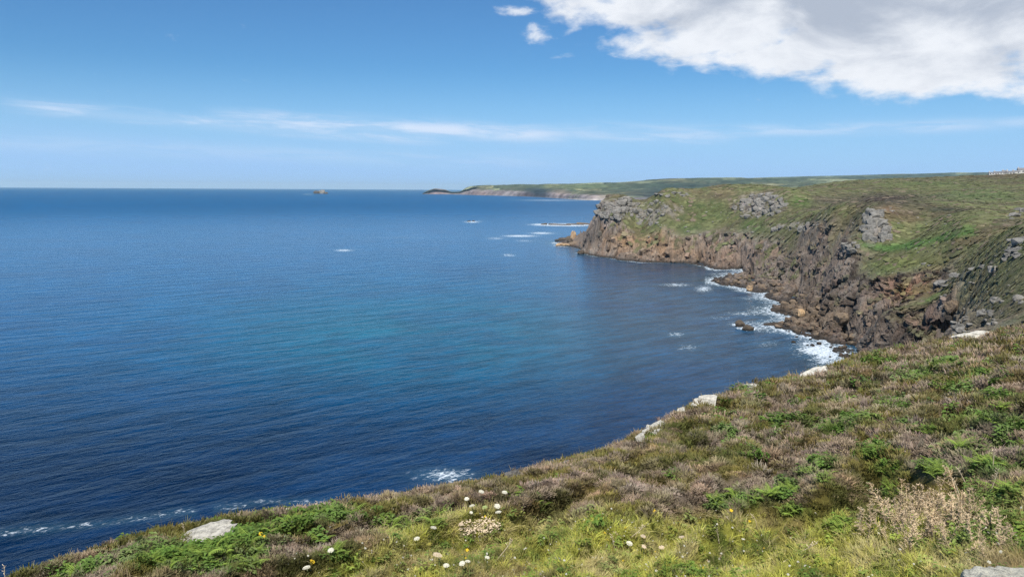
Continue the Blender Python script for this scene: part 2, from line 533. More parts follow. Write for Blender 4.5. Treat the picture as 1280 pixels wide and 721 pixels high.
def coast_fields(x, y, full=True):
    """height and masks of the coast at world x, y"""
    wob = fbm(x / 14, y / 14, 5, 3) * 2.6
    wob2 = fbm(x / 14 + 40, y / 14, 9, 3) * 2.6
    near = 1.0
    cx, cy = x + wob * near, y + wob2 * near
    dc = seg_dist(cx, cy, COAST)
    land = inside(cx, cy, LAND)
    dt = seg_dist(cx, cy, TOP)
    up = inside(cx, cy, UPLAND) & land
    L = np.clip(upland_height(x, y), 6, 140)
    tt = dc / (dc + dt + 1e-6)
    tt = tt + (0.12 * fbm(x / 22, y / 22, 21, 3) + 0.17 * (0.3 - np.abs(fbm(x / 30, y / 30, 23, 2)))) * np.sin(np.clip(tt, 0, 1) * math.pi)
    tt = np.clip(tt, 0, 1)
    wid = np.clip((dc + dt - 26) / 30, 0, 1)
    pa = tt**0.85
    pb = 0.24 * sstep(tt, 0.0, 0.42) + 0.76 * sstep(tt, 0.36, 0.92)**0.9
    prof = lerp(pa, pb, wid)
    z = np.where(up, L, L * prof)
    cliff = np.where(up, np.exp(-dt / 3.5), 1.0)
    U, V = proj(np.stack([x, y, np.maximum(z, 0)], -1))
    crag = np.zeros(x.shape)
    for (cu, cv, su, svv, k) in CRAGS:
        g = np.exp(-(((U - cu) / su)**2 + ((V - cv) / svv)**2)**1.5)
        crag = np.maximum(crag, g * k)
    crag = np.where(up, crag, 0) * (np.hypot(x, y) < 800)
    crag = crag * sstep(fbm(x / 9, y / 9, 71, 3) + crag, 0.15, 0.75)
    rock = np.clip(np.maximum(cliff, crag), 0, 1)
    # blocky granite relief
    rx = x * 0.94 + y * 0.34; ry = -x * 0.34 + y * 0.94
    wx = rx + fbm(x / 5, y / 5, 31, 2) * 0.8; wy = ry + fbm(x / 5 + 9, y / 5, 33, 2) * 0.8
    b1, e1 = facets(wx, wy * 0.8, 10.0, 41)
    b2, e2 = facets(wx * 1.0, wy * 0.75, 4.3, 43)
    b3, e3 = facets(wx, wy, 1.9, 47)
    amp = np.where(up, 0.45 + 0.55 * cliff, np.sin(np.clip(tt, 0.08, 0.93) * math.pi)**0.6)
    rel = 3.8 * b1 + 1.2 * b2 + 0.5 * b3 - 0.5 * np.exp(-e2 * 14) - 0.2 * np.exp(-e3 * 10)
    z = z + rel * rock * amp * np.where(up, 0.38, 1.0)
    z = z + fbm(x / 26, y / 26, 51, 4) * 0.9 * (1 - rock) * up + fbm(x / 4, y / 4, 53, 3) * 0.22 * (1 - rock) * up
    # sea cave and clefts
    for (pa_, pb_, w_, dp_) in CLEFTS:
        dcl = seg_dist(x + wob * 0.5, y + wob2 * 0.5, [pa_, pb_])
        z = z - dp_ * np.exp(-(dcl / w_)**2) * np.clip(z / 12, 0, 1)
    q = np.hypot((x - CAVE[0]) / 3.4, (y - CAVE[1]) / 8.0)
    z = z - 17.0 * np.exp(-q**2)
    z = np.where(land, np.maximum(z, 0.15 + 0.5 * b3 * (dc < 9)), -0.35 * dc - 0.4 + 1.4 * b3 * np.exp(-dc / 4))
    if not full:
        return z
    return z, rock, land, up, dc, dt, tt, crag, cliff, U, V, (b1, b2, b3, e1, e2, e3)


def coast_z(x, y):
    return float(coast_fields(np.array([float(x)]), np.array([float(y)]), False)[0])


def coast_hit(u, v, d0=135, d1=1300, n=1500):
    d = np.exp(np.linspace(math.log(d0), math.log(d1), n))
    p = P(np.full(n, u), np.full(n, v), d)
    z = coast_fields(p[:, 0], p[:, 1], False)
    k = np.argmax(z >= p[:, 2])
    if not (z >= p[:, 2]).any():
        return None
    return np.array([p[k, 0], p[k, 1], z[k]])


# ------------------------------------------------------------------ materials
def mat_coast():
    m, t = new_mat('coast_ground')
    p = pos(t)
    c = attr(t, 'col').outputs['Color']
    rk = attr(t, 'rock').outputs['Fac']
    big = t.noise(p, 0.9, 6, 0.65)
    fine = t.noise(p, 3.2, 5, 0.7)
    cr = t.vor(t.vm('MULTIPLY', p, (1.0, 1.0, 0.45)), 0.55, 'DISTANCE_TO_EDGE')
    crk = t.m('MULTIPLY', t.ss(cr, 0.0, 0.06, 1.0, 0.0), t.ss(big, 0.42, 0.6))
    mul = t.m('ADD', t.m('SUBTRACT', 0.62, t.m('MULTIPLY', rk, 0.27)), t.m('MULTIPLY', t.m('ADD', big, fine), t.m('ADD', 0.38, t.m('MULTIPLY', rk, 0.27))))
    rc = t.mix(1.0, c, t.comb(mul, mul, mul), 'MULTIPLY')
    rc = t.mix(t.m('MULTIPLY', t.m('MULTIPLY', crk, rk), 0.75), rc, (0.03, 0.026, 0.022))
    lich = t.ss(t.noise(t.vm('ADD', p, (9, 3, 1)), 1.6, 5, 0.7), 0.55, 0.72)
    rc = t.mix(t.m('MULTIPLY', t.m('MULTIPLY', lich, rk), 0.35), rc, (0.33, 0.31, 0.25))
    # scattered pale stones and tussocks too small to build
    st = t.vor(p, 0.32, 'F1')
    sm = t.m('MULTIPLY', t.ss(st, 0.10, 0.19, 1.0, 0.0), t.ss(t.noise(p, 0.05, 3), 0.50, 0.60))
    rc = t.mix(t.m('MULTIPLY', sm, t.m('SUBTRACT', 0.75, t.m('MULTIPLY', rk, 0.6))), rc, (0.32, 0.30, 0.26))
    sep = t.n('ShaderNodeSeparateXYZ'); t.put(sep.inputs[0], p)
    wet = t.m('MULTIPLY', t.ss(t.m('ADD', sep.outputs[2], t.m('MULTIPLY', big, -3.0)), -1.2, 1.6, 1.0, 0.0), rk)
    rc = t.mix(t.m('MULTIPLY', wet, 0.86), rc, (0.018, 0.016, 0.014))
    h = t.m('ADD', t.m('MULTIPLY', big, 1.2), t.m('MULTIPLY', fine, 0.5))
    h = t.m('SUBTRACT', h, t.m('MULTIPLY', crk, 0.5))
    nrm = t.bump(h, 0.75, 0.9)
    finish(t, rc, t.m('SUBTRACT', 0.95, t.m('MULTIPLY', wet, 0.4)), nrm, 0.2)
    return m


def mat_rock(name, a, b, dark=(0.05, 0.047, 0.043), scale=1.0, lichen=(0.36, 0.34, 0.24), wet=False):
    m, t = new_mat(name)
    tc = t.n('ShaderNodeTexCoord').outputs['Object']
    inf = t.n('ShaderNodeObjectInfo').outputs['Random']
    p = t.vm('ADD', tc, t.comb(t.m('MULTIPLY', inf, 37.0), t.m('MULTIPLY', inf, 91.0), 0.0))
    n1 = t.noise(p, 1.6 * scale, 6, 0.65)
    n2 = t.noise(p, 9 * scale, 5, 0.7)
    n3 = t.noise(p, 34 * scale, 3, 0.6)
    c = t.mix(t.ss(n1, 0.35, 0.65), a, b)
    c = t.mix(t.m('MULTIPLY', t.ss(n2, 0.50, 0.64), 0.55), c, lichen)
    c = t.mix(t.m('MULTIPLY', t.ss(n2, 0.30, 0.42, 1.0, 0.0), 0.8), c, dark)
    v = t.vor(t.vm('MULTIPLY', p, (1.0, 1.0, 1.7)), 2.0 * scale, 'DISTANCE_TO_EDGE')
    crk = t.m('MULTIPLY', t.ss(v, 0.0, 0.03, 1.0, 0.0), t.ss(n1, 0.45, 0.6))
    c = t.mix(t.m('MULTIPLY', crk, 0.8), c, dark)
    k = t.m('ADD', 0.72, t.m('MULTIPLY', n3, 0.5))
    c = t.mix(1.0, c, t.comb(k, k, k), 'MULTIPLY')
    if wet:
        sep = t.n('ShaderNodeSeparateXYZ'); t.put(sep.inputs[0], pos(t))
        wz = t.ss(t.m('SUBTRACT', sep.outputs[2], t.m('MULTIPLY', n1, 1.4)), -0.2, 0.9, 1.0, 0.0)
        c = t.mix(t.m('MULTIPLY', wz, 0.85), c, (0.02, 0.017, 0.014))
    h = t.m('ADD', t.m('ADD', t.m('MULTIPLY', n1, 0.5), t.m('MULTIPLY', n2, 0.3)), t.m('MULTIPLY', n3, 0.08))
    h = t.m('SUBTRACT', h, t.m('MULTIPLY', crk, 0.2))
    finish(t, c, 0.9, t.bump(h, 0.8, 0.35 / scale), 0.25)
    return m


def mat_plain(name, col, rough=0.85, var=0.25, scale=20.0, bump=0.2, trans=0.0):
    m, t = new_mat(name)
    tc = t.n('ShaderNodeTexCoord').outputs['Object']
    n = t.noise(tc, scale, 4, 0.6)
    inf = t.n('ShaderNodeObjectInfo').outputs['Random']
    k = t.m('ADD', 1 - var, t.m('ADD', t.m('MULTIPLY', n, var), t.m('MULTIPLY', inf, var)))
    c = t.mix(1.0, col, t.comb(k, k, k), 'MULTIPLY')
    b = t.n('ShaderNodeBsdfPrincipled')
    t.put(b.inputs['Base Color'], c)
    b.inputs['Roughness'].default_value = rough
    b.inputs['Specular IOR Level'].default_value = 0.25
    t.put(b.inputs['Normal'], t.bump(n, bump, 0.01))
    sh = b.outputs[0]
    if trans:
        tr = t.n('ShaderNodeBsdfTranslucent'); t.put(tr.inputs[0], c)
        mx = t.n('ShaderNodeMixShader'); mx.inputs[0].default_value = trans
        t.put(mx.inputs[1], sh); t.put(mx.inputs[2], tr.outputs[0]); sh = mx.outputs[0]
    o = t.n('ShaderNodeOutputMaterial'); t.put(o.inputs[0], sh)
    return m


def mat_tuft(name, trans=0.25):
    """plants of the ground cover: the colour comes with each instance"""
    m, t = new_mat(name)
    ic = attr(t, 'icol', 'INSTANCER').outputs['Color']
    tip = attr(t, 'tip').outputs['Fac']
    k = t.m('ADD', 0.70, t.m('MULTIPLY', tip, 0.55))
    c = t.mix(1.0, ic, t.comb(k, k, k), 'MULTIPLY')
    b = t.n('ShaderNodeBsdfPrincipled')
    t.put(b.inputs['Base Color'], c)
    b.inputs['Roughness'].default_value = 0.75
    b.inputs['Specular IOR Level'].default_value = 0.2
    tr = t.n('ShaderNodeBsdfTranslucent'); t.put(tr.inputs[0], c)
    mx = t.n('ShaderNodeMixShader'); mx.inputs[0].default_value = trans
    t.put(mx.inputs[1], b.outputs[0]); t.put(mx.inputs[2], tr.outputs[0])
    o = t.n('ShaderNodeOutputMaterial'); t.put(o.inputs[0], mx.outputs[0])
    return m


M_GRANITE = mat_rock('granite', (0.25, 0.237, 0.215), (0.13, 0.122, 0.11), scale=0.7, lichen=(0.31, 0.30, 0.25))
M_PALE = mat_rock('pale_granite', (0.64, 0.61, 0.54), (0.42, 0.40, 0.35), scale=2.4, lichen=(0.60, 0.58, 0.44), dark=(0.12, 0.11, 0.095))
M_GREY = mat_rock('grey_granite', (0.22, 0.212, 0.195), (0.11, 0.106, 0.098), scale=0.6, lichen=(0.30, 0.29, 0.25))
M_CORNER = mat_rock('lichened_granite', (0.66, 0.64, 0.54), (0.42, 0.41, 0.36), scale=3.2, lichen=(0.74, 0.72, 0.55), dark=(0.10, 0.10, 0.09))
M_BROWN = mat_rock('brown_granite', (0.185, 0.14, 0.10), (0.10, 0.075, 0.055), scale=0.5, lichen=(0.30, 0.22, 0.13), wet=True)
M_DARK = mat_rock('dark_sea_rock', (0.10, 0.08, 0.06), (0.045, 0.038, 0.032), scale=0.5, lichen=(0.17, 0.12, 0.07), wet=True)
M_ORANGE = mat_rock('orange_granite', (0.46, 0.31, 0.17), (0.28, 0.19, 0.12), scale=0.35, lichen=(0.50, 0.42, 0.28), wet=True)


# ------------------------------------------------------------------ coast terrain
BUCK = {}


def bucket_add(vx):
    q = vx.reshape(-1, 3)
    U, V = proj(q)
    k = (U > 660) & (U < 1300) & (V > 200) & (V < 480)
    q, U, V = q[k], U[k], V[k]
    d = np.hypot(q[:, 0], q[:, 1])
    cell = (np.floor(V).astype(int) - 200) * 1000 + np.floor(U).astype(int) - 600
    o = np.lexsort((d, cell))
    cell, q = cell[o], q[o]
    f = np.concatenate([[True], cell[1:] != cell[:-1]])
    for c, p in zip(cell[f], q[f]):
        BUCK[int(c)] = p


def coast_at(u, v):
    """nearest point of the coast terrain seen at photo position (u, v)"""
    best = None
    for a in (-1, 0, 1):
        for b in (-1, 0, 1):
            p = BUCK.get((int(v) + a - 200) * 1000 + int(u) + b - 600)
            if p is not None and (best is None or math.hypot(p[0], p[1]) < math.hypot(best[0], best[1])):
                best = p
    return best


SCRUB = []


def build_coast():
    us = np.concatenate([np.linspace(680, 1290, 760), np.linspace(1293, 1600, 60)])
    ds = np.concatenate([np.exp(np.linspace(math.log(125), math.log(215), 70))[:-1],
                         np.exp(np.linspace(math.log(215), math.log(400), 300))[:-1],
                         np.exp(np.linspace(math.log(400), math.log(770), 290))[:-1],
                         np.exp(np.linspace(math.log(770), math.log(1900), 110))])
    a = np.arctan((us - 640) / F)
    D, A = np.meshgrid(ds, a, indexing='ij')
    x = D * np.sin(A); y = D * np.cos(A)
    z, rock, land, up, dc, dt, tt, crag, cliff, U, V, (b1, b2, b3, e1, e2, e3) = coast_fields(x, y)
    # push the rock faces in and out in blocks, so that joints run across the cliffs as well as down them
    tx = np.gradient(D * np.sin(A), axis=0)
    vx = np.stack([x, y, z], -1)
    nv = np.cross(np.gradient(vx, axis=1), np.gradient(vx, axis=0))
    nv /= np.linalg.norm(nv, axis=-1, keepdims=True) + 1e-9
    nv *= np.sign(nv[..., 2:3] + 1e-9)
    sel = (rock > 0.15) & land & (D < 820)
    X3, Y3, Z3 = x[sel], y[sel], z[sel]
    w3 = fbm(X3 / 6 + Z3 / 9, Y3 / 6 - Z3 / 9, 35, 2)
    q1, g1 = facets3(X3 + w3, Y3 - w3, Z3 * 0.5 + w3, 10.5, 101)
    q2, g2 = facets3(X3, Y3 + w3, Z3 * 0.9, 3.1, 103)
    hv = nv[sel].copy(); hv[:, 2] *= 0.45
    am = rock[sel] * np.clip(z[sel] / 5, 0.25, 1)
    vx[sel] += hv * ((3.9 * q1 + 0.9 * q2 - 1.3 * np.exp(-g1 * 9) - 0.5 * np.exp(-g2 * 9)) * am)[:, None]
    edge3 = np.zeros(x.shape); edge3[sel] = np.maximum(np.exp(-g1 * 14), 0.8 * np.exp(-g2 * 12))
    q3d = np.zeros(x.shape); q3d[sel] = q2
    q3b = np.zeros(x.shape); q3b[sel] = q1
    # slope
    gz = np.gradient(z, axis=0) / (np.gradient(D, axis=0))
    gx = np.gradient(z, axis=1) / (np.gradient(A, axis=1) * D)
    slope = np.hypot(gz, gx)
    U, V = proj(vx)
    rk = np.clip(rock, 0, 1)
    rk = np.maximum(rk, sstep(slope, 1.3, 2.2) * 0.8 * (U < 1195))
    # turf patches that hang on the ledges
    turf = sstep(fbm(x / 7, y / 7, 61, 4) + 0.9 * (tt - 0.72) - 0.35 * (slope - 0.8), -0.05, 0.35) * (tt > 0.5) * (~up)
    turf *= np.where((U < 1000), 0.9, 0.6)
    rk = np.clip(rk - turf, 0, 1)
    n1 = fbm(x / 30, y / 30, 81, 5); n2 = fbm(x / 8, y / 8, 83, 4); n3 = fbm(x / 2.5, y / 2.5, 85, 3)
    nn = fbm(x / 60, y / 25, 87, 4)
    g = np.zeros(x.shape + (3,)) + np.array([0.112, 0.117, 0.052])
    g = mixc(g, (0.105, 0.090, 0.045), sstep(n1, -0.1, 0.6) * 0.8)
    g = mixc(g, (0.075, 0.100, 0.034), sstep(n2, 0.0, 0.55) * 0.7)
    g = mixc(g, (0.062, 0.048, 0.036), sstep(nn, 0.1, 0.55) * 0.6)
    g = mixc(g, (0.16, 0.15, 0.10), sstep(n3, 0.35, 0.8) * 0.35)

    def blob(cu, cv, su, sv2, pw=1.0):
        q = ((U - cu + n2 * su * 0.25) / su)**2 + ((V - cv + n2 * sv2 * 0.35) / sv2)**2
        return np.exp(-q**pw)
    for (cu, cv, su, sv2, colr, k) in (
            (1110, 248, 60, 7, (0.042, 0.032, 0.030), 0.95), (1180, 262, 25, 3, (0.03, 0.035, 0.025), 0.9), (1040, 252, 40, 5, (0.055, 0.045, 0.038), 0.7),
            (1000, 252, 12, 7, (0.060, 0.105, 0.022), 0.8), (1160, 230, 60, 3, (0.075, 0.11, 0.035), 0.6), (1230, 245, 60, 8, (0.06, 0.10, 0.035), 0.6),
            (1250, 220, 60, 4, (0.07, 0.045, 0.035), 0.6), (1120, 272, 30, 8, (0.10, 0.068, 0.042), 0.6), (1110, 262, 12, 5, (0.16, 0.095, 0.06), 0.6),
            (1150, 330, 60, 12, (0.105, 0.115, 0.035), 0.8), (1100, 338, 45, 12, (0.085, 0.13, 0.03), 0.7), (1190, 300, 45, 5, (0.12, 0.085, 0.05), 0.6),
            (1040, 300, 35, 10, (0.12, 0.11, 0.045), 0.6), (1085, 350, 20, 8, (0.075, 0.115, 0.03), 0.6),
            (1185, 370, 40, 14, (0.085, 0.12, 0.03), 0.6), (1150, 370, 26, 8, (0.075, 0.14, 0.03), 0.8),
            (880, 265, 40, 12, (0.062, 0.085, 0.028), 0.7), (855, 290, 30, 10, (0.045, 0.085, 0.025), 0.7), (940, 285, 18, 8, (0.045, 0.095, 0.02), 0.7),
            (900, 246, 40, 5, (0.095, 0.068, 0.05), 0.6), (840, 290, 14, 8, (0.15, 0.125, 0.07), 0.3)):
        g = mixc(g, colr, blob(cu, cv, su, sv2) * k)
    # bright wet gully of bracken
    gl = [(1080, 306), (1110, 311), (1140, 306), (1170, 299), (1200, 292), (1215, 289)]
    dg = seg_dist(U + n2 * 3, V + n2 * 1.5, gl)
    g = mixc(g, (0.060, 0.125, 0.030), np.exp(-(dg / 5.0)**2) * 0.9)
    # worn footpaths
    for pl in ([(985, 243), (1010, 248), (1050, 250), (1110, 262), (1150, 264)], [(860, 240), (930, 240), (985, 243)], [(1180, 296), (1230, 281), (1280, 262)]):
        dg = seg_dist(U, V, pl)
        g = mixc(g, (0.30, 0.24, 0.17), np.exp(-(dg / 0.6)**2) * 0.35)
    r = np.zeros(x.shape + (3,)) + np.array([0.245, 0.195, 0.158])
    r = mixc(r, (0.27, 0.245, 0.215), sstep(q3d + 0.4 * n2, -0.1, 0.6))
    r = mixc(r, (0.27, 0.18, 0.125), sstep(n2 - q3b * 0.9, 0.0, 0.6) * 0.8)
    r = mixc(r, (0.12, 0.10, 0.088), sstep(b1 + 0.5 * n1, 0.2, 0.7) * 0.75)
    r = mixc(r, (0.35, 0.335, 0.31), crag * 0.8)
    r = mixc(r, (0.36, 0.235, 0.13), blob(800, 300, 45, 12) * 0.85)      # ochre staining on the headland's foot
    r = mixc(r, (0.30, 0.20, 0.125), blob(850, 315, 50, 14) * 0.7)
    r = mixc(r, (0.10, 0.088, 0.08), blob(735, 296, 22, 14) * 0.85)
    r = mixc(r, (0.21, 0.20, 0.19), blob(765, 268, 22, 14) * 0.8)
    r = mixc(r, (0.29, 0.195, 0.14), blob(915, 322, 30, 14) * 0.7)
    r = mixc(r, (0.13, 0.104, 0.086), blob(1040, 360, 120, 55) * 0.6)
    r = mixc(r, (0.25, 0.13, 0.075), blob(1140, 362, 42, 13) * 0.95)     # earthy landslip scar
    r = mixc(r, (0.21, 0.15, 0.095), blob(1010, 395, 60, 18) * 0.7)       # brown shingle beach
    r = mixc(r, (0.055, 0.046, 0.042), blob(1130, 425, 60, 22) * 0.85)
    r = mixc(r, (0.12, 0.065, 0.045), blob(1160, 400, 12, 30) * 0.7)
    r = mixc(r, (0.02, 0.017, 0.015), blob(1066, 386, 7, 16, 1.5) * 0.7)  # darkness of the cave painted into the rock colour
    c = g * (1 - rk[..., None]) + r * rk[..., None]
    c = mixc(c, (0.028, 0.022, 0.018), np.exp(-((dt - 0.6) / 1.1)**2) * up * (U > 1040) * (U < 1190) * 0.85)  # overhang's shadow painted as a dark line along the scarp lip
    e = edge3 * rk
    c = mixc(c, (0.045, 0.037, 0.032), e * 0.8)
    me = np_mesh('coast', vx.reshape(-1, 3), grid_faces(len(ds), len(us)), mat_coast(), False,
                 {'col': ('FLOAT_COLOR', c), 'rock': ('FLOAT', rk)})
    o = link(bpy.data.objects.new('terrain', me))
    bucket_add(vx)
    SCRUB.extend([vx, c, rk, D, U, V, land, z, nv])
    tag(o, 'rugged granite cliffs and green moorland hills running along the bay', kind='structure')


build_coast()

# ------------------------------------------------------------------ sea
SEA_ROCKS = []        # filled with (x, y, radius) for foam round them


def sea_rock_place():
    L = []
    for (u, v, w, nm) in ((925, 406, 12, 1), (935, 410.5, 15, 1), (713, 304, 34, 0), (726, 316.5, 8, 1), (590, 277, 8, 1),
                          (703, 281, 60, 0), (909, 352, 8, 1)):
        p = PZ(u, v)
        L.append((p[0], p[1], w / F * math.hypot(p[0], p[1]) / 2))
    return L


SEA_ROCKS = sea_rock_place()


def mat_sea():
    m, t = new_mat('sea_water')
    p = pos(t)
    sep = t.n('ShaderNodeSeparateXYZ'); t.put(sep.inputs[0], p)
    px, py, pz = sep.outputs
    c = attr(t, 'col').outputs['Color']
    foam = attr(t, 'foam').outputs['Fac']
    dist = t.m('SQRT', t.m('ADD', t.m('MULTIPLY', px, px), t.m('MULTIPLY', py, py)))
    # along the crests / across them
    al = t.m('ADD', t.m('MULTIPLY', px, 0.80), t.m('MULTIPLY', py, 0.60))
    ac = t.m('ADD', t.m('MULTIPLY', px, -0.60), t.m('MULTIPLY', py, 0.80))
    v1 = t.comb(t.m('MULTIPLY', al, 0.30), ac, 0.0)
    v2 = t.comb(t.m('MULTIPLY', al, 0.45), ac, 3.0)
    swell = t.noise(v1, 0.11, 3, 0.5, 0.4)
    chop = t.noise(v2, 0.42, 4, 0.6, 0.5)
    rip = t.noise(v2, 1.7, 4, 0.62, 0.3)
    fade1 = t.m('DIVIDE', 260.0, t.m('ADD', dist, 260.0))
    fade2 = t.m('DIVIDE', 900.0, t.m('ADD', dist, 900.0))
    h = t.m('ADD', t.m('MULTIPLY', t.m('MULTIPLY', swell, 1.7), 1.0), t.m('MULTIPLY', t.m('MULTIPLY', chop, 1.15), fade2))
    h = t.m('ADD', h, t.m('MULTIPLY', t.m('MULTIPLY', rip, 0.42), fade1))
    nrm = t.bump(h, t.m('MULTIPLY', 0.75, t.m('DIVIDE', 1500.0, t.m('ADD', dist, 1500.0))), 1.0)
    # colour: patches where wind and depth change
    w = t.noise(t.comb(t.m('MULTIPLY', px, 1.0), t.m('MULTIPLY', py, 1.0), 0.0), 0.010, 5, 0.6, 0.6)
    far = t.noise(t.comb(px, t.m('MULTIPLY', py, 0.45), 4.0), 0.0016, 6, 0.65, 0.5)
    k = t.m('ADD', t.m('ADD', 0.50, t.m('MULTIPLY', w, 0.5)), t.m('MULTIPLY', far, 0.5))
    k = t.m('MULTIPLY', k, t.m('ADD', 0.62, t.m('MULTIPLY', chop, 0.76)))
    mid = t.noise(t.comb(t.m('MULTIPLY', al, 0.28), ac, 7.0), 0.14, 9, 0.76, 0.2)
    k = t.m('MULTIPLY', k, t.ss(mid, 0.30, 0.72, 0.58, 1.45))
    c = t.mix(1.0, c, t.comb(k, k, k), 'MULTIPLY')
    # foam: lace of bubbles inside the foam mask
    fl = t.noise(t.comb(t.m('MULTIPLY', al, 0.6), ac, 0.0), 0.75, 8, 0.78, 0.8)
    fcell = t.vor(t.vm('ADD', p, t.comb(t.m('MULTIPLY', fl, 2.0), 0.0, 0.0)), 0.9, 'DISTANCE_TO_EDGE')
    fm = t.m('ADD', t.m('MULTIPLY', foam, 0.85), t.m('MULTIPLY', t.m('SUBTRACT', fl, 0.5), 3.4))
    fm = t.m('SUBTRACT', fm, t.m('MULTIPLY', t.ss(fcell, 0.1, 0.5), 0.25))
    fmask = t.m('MULTIPLY', t.m('MULTIPLY', t.ss(fm, 0.35, 0.85), t.ss(foam, 0.05, 0.4)), 0.9)
    c = t.mix(t.m('MULTIPLY', foam, 0.45, clamp=True), c, (0.045, 0.13, 0.17))
    c = t.mix(fmask, c, (0.60, 0.67, 0.74))
    b = t.n('ShaderNodeBsdfPrincipled')
    t.put(b.inputs['Base Color'], c)
    b.inputs['IOR'].default_value = 1.333
    b.inputs['Specular IOR Level'].default_value = 0.13
    rg = t.ss(dist, 100.0, 3000.0, 0.10, 0.38)
    t.put(b.inputs['Roughness'], t.m('MAXIMUM', rg, t.m('MULTIPLY', fmask, 0.9)))
    t.put(b.inputs['Normal'], nrm)
    o = t.n('ShaderNodeOutputMaterial'); t.put(o.inputs[0], b.outputs[0])
    return m


def build_sea():
    tanv = np.concatenate([1 / np.linspace(1 / 0.0014, 1 / 0.010, 24)[:-1] if False else np.exp(np.linspace(math.log(0.00135), math.log(0.012), 30))[:-1],
                           np.arange(0.012, 0.26, 1.05 / F), np.arange(0.262, 0.56, 2.4 / F), np.linspace(0.57, 2.5, 20)])
    ds = EYE / tanv
    us = np.concatenate([np.linspace(-1500, -60, 40)[:-1], np.linspace(-60, 1290, 400)[:-1], np.linspace(1290, 3000, 40)])
    a = np.arctan((us - 640) / F)
    D, A = np.meshgrid(ds, a, indexing='ij')
    x = D * np.sin(A); y = D * np.cos(A)
    U, V = proj(np.stack([x, y, 0 * x], -1))
    dc = seg_dist(x, y, COAST)
    n1 = fbm(x / 25, y / 25, 91, 4); n2 = fbm(x / 70, y / 70, 93, 3); n4 = fbm(x / 9, y / 9, 95, 3)
    c = np.zeros(x.shape + (3,)) + np.array([0.0, 0.066, 0.180])
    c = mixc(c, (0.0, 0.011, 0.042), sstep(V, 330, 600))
    c = mixc(c, (0.0, 0.090, 0.140), np.exp(-(((U - 520) / 280)**2 + ((V - 415) / 60)**2)) * 0.85)
    c = mixc(c, (0.030, 0.060, 0.095), np.exp(-(((U - 830) / 160)**2 + ((V - 400) / 90)**2)) * 0.5)  # grey sky reflection painted into the cove water
    c = mixc(c, (0.022, 0.055, 0.070), np.exp(-dc / 14) * 0.8)
    c = mixc(c, (0.018, 0.020, 0.022), np.exp(-(((U - 830) / 70)**2 + ((V - 335) / 12)**2)) * 0.5)  # grey reflection zone below the headland painted into the water colour
    c = mixc(c, (0.006, 0.042, 0.120), sstep(n2, 0.0, 0.6) * 0.35)
    f = np.zeros(x.shape)
    f = np.maximum(f, np.exp(-(dc / (3.4 + 2.5 * n2))**2) * np.where(U < 880, 0.55 + 0.4 * n1, 0.85))
    f = np.maximum(f, np.exp(-(dc / (13.0 + 9 * n1))**2) * np.where(U > 880, 0.72, 0.0))
    f = np.maximum(f, 1.1 * np.exp(-(((U - 1022) / 40)**2 + ((V - 442) / 22)**2)) * 1.0 * sstep(16 + 8 * n1 - dc, -9, 9))
    for (cu, cv, su, svv, k) in ((556, 594, 38, 9, 0.66), (430, 313, 14, 1.6, 0.75), (650, 295, 26, 1.5, 0.9), (620, 298, 14, 1.8, 0.55), (677, 291.5, 18, 1.6, 0.8),
                                 (636, 319, 10, 2.2, 0.6), (655, 301, 14, 1.6, 0.5), (845, 418, 12, 3, 0.55), (860, 434, 16, 5, 0.42), (845, 356, 22, 2.6, 0.6),
                                 (880, 361, 12, 5, 0.7), (930, 392, 30, 3, 0.5), (945, 405, 40, 6, 0.45), (900, 397, 22, 3, 0.35), (702, 307, 12, 1.8, 0.95), (715, 281.5, 34, 1.6, 0.85),
                                 (590, 277.5, 12, 1.4, 0.8), (385, 243.0, 10, 0.8, 0.5), (690, 250.5, 60, 0.9, 0.6), (960, 430, 20, 6, 0.35), (600, 276, 10, 1, 0.4),
                                 (905, 355, 14, 5, 0.5), (500, 297, 90, 1.3, 0.30), (660, 350, 60, 3, 0.18)):
        f = np.maximum(f, min(1.15 * k, 1) * np.exp(-(((U - cu) / su)**2 + ((V - cv - 0.10 * (U - cu) * (cu == 558)) / svv)**2)))
    ln = seg_dist(U + n4 * 2, V + n1 * 5, [(-20, 668), (60, 660), (130, 652), (240, 640)])
    f = np.maximum(f, 0.40 * np.exp(-(ln / 6)**2))
    ln = seg_dist(U + n4 * 2, V + n1 * 5, [(270, 634), (330, 626), (440, 630)])
    f = np.maximum(f, 0.36 * np.exp(-(ln / 5)**2))
    for (rx, ry, rr) in SEA_ROCKS:
        q = np.hypot(x - rx, y - ry)
        f = np.maximum(f, 0.85 * np.exp(-(np.maximum(q - rr, 0) / (1.6 + 0.5 * rr))**2))
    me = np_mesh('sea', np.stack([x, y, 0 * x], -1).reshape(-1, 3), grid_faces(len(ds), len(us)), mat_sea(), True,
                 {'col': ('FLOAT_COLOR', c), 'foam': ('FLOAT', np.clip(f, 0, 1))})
    o = link(bpy.data.objects.new('sea', me))
    tag(o, 'deep blue sea with lines of foam reaching to the horizon', kind='structure')


build_sea()
#NEXT

# ------------------------------------------------------------------ far land across the bay
def mat_far():
    m, t = new_mat('far_land')
    p = pos(t)
    c = attr(t, 'col').outputs['Color']
    n = t.noise(p, 0.012, 6, 0.65)
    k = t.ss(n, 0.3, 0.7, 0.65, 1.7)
    c = t.mix(1.0, c, t.comb(t.m('MULTIPLY', k, 0.72), t.m('MULTIPLY', k, 0.78), t.m('MULTIPLY', k, 0.95)), 'MULTIPLY')  # blue of the haze painted into the far land's colour
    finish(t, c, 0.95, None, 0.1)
    return m


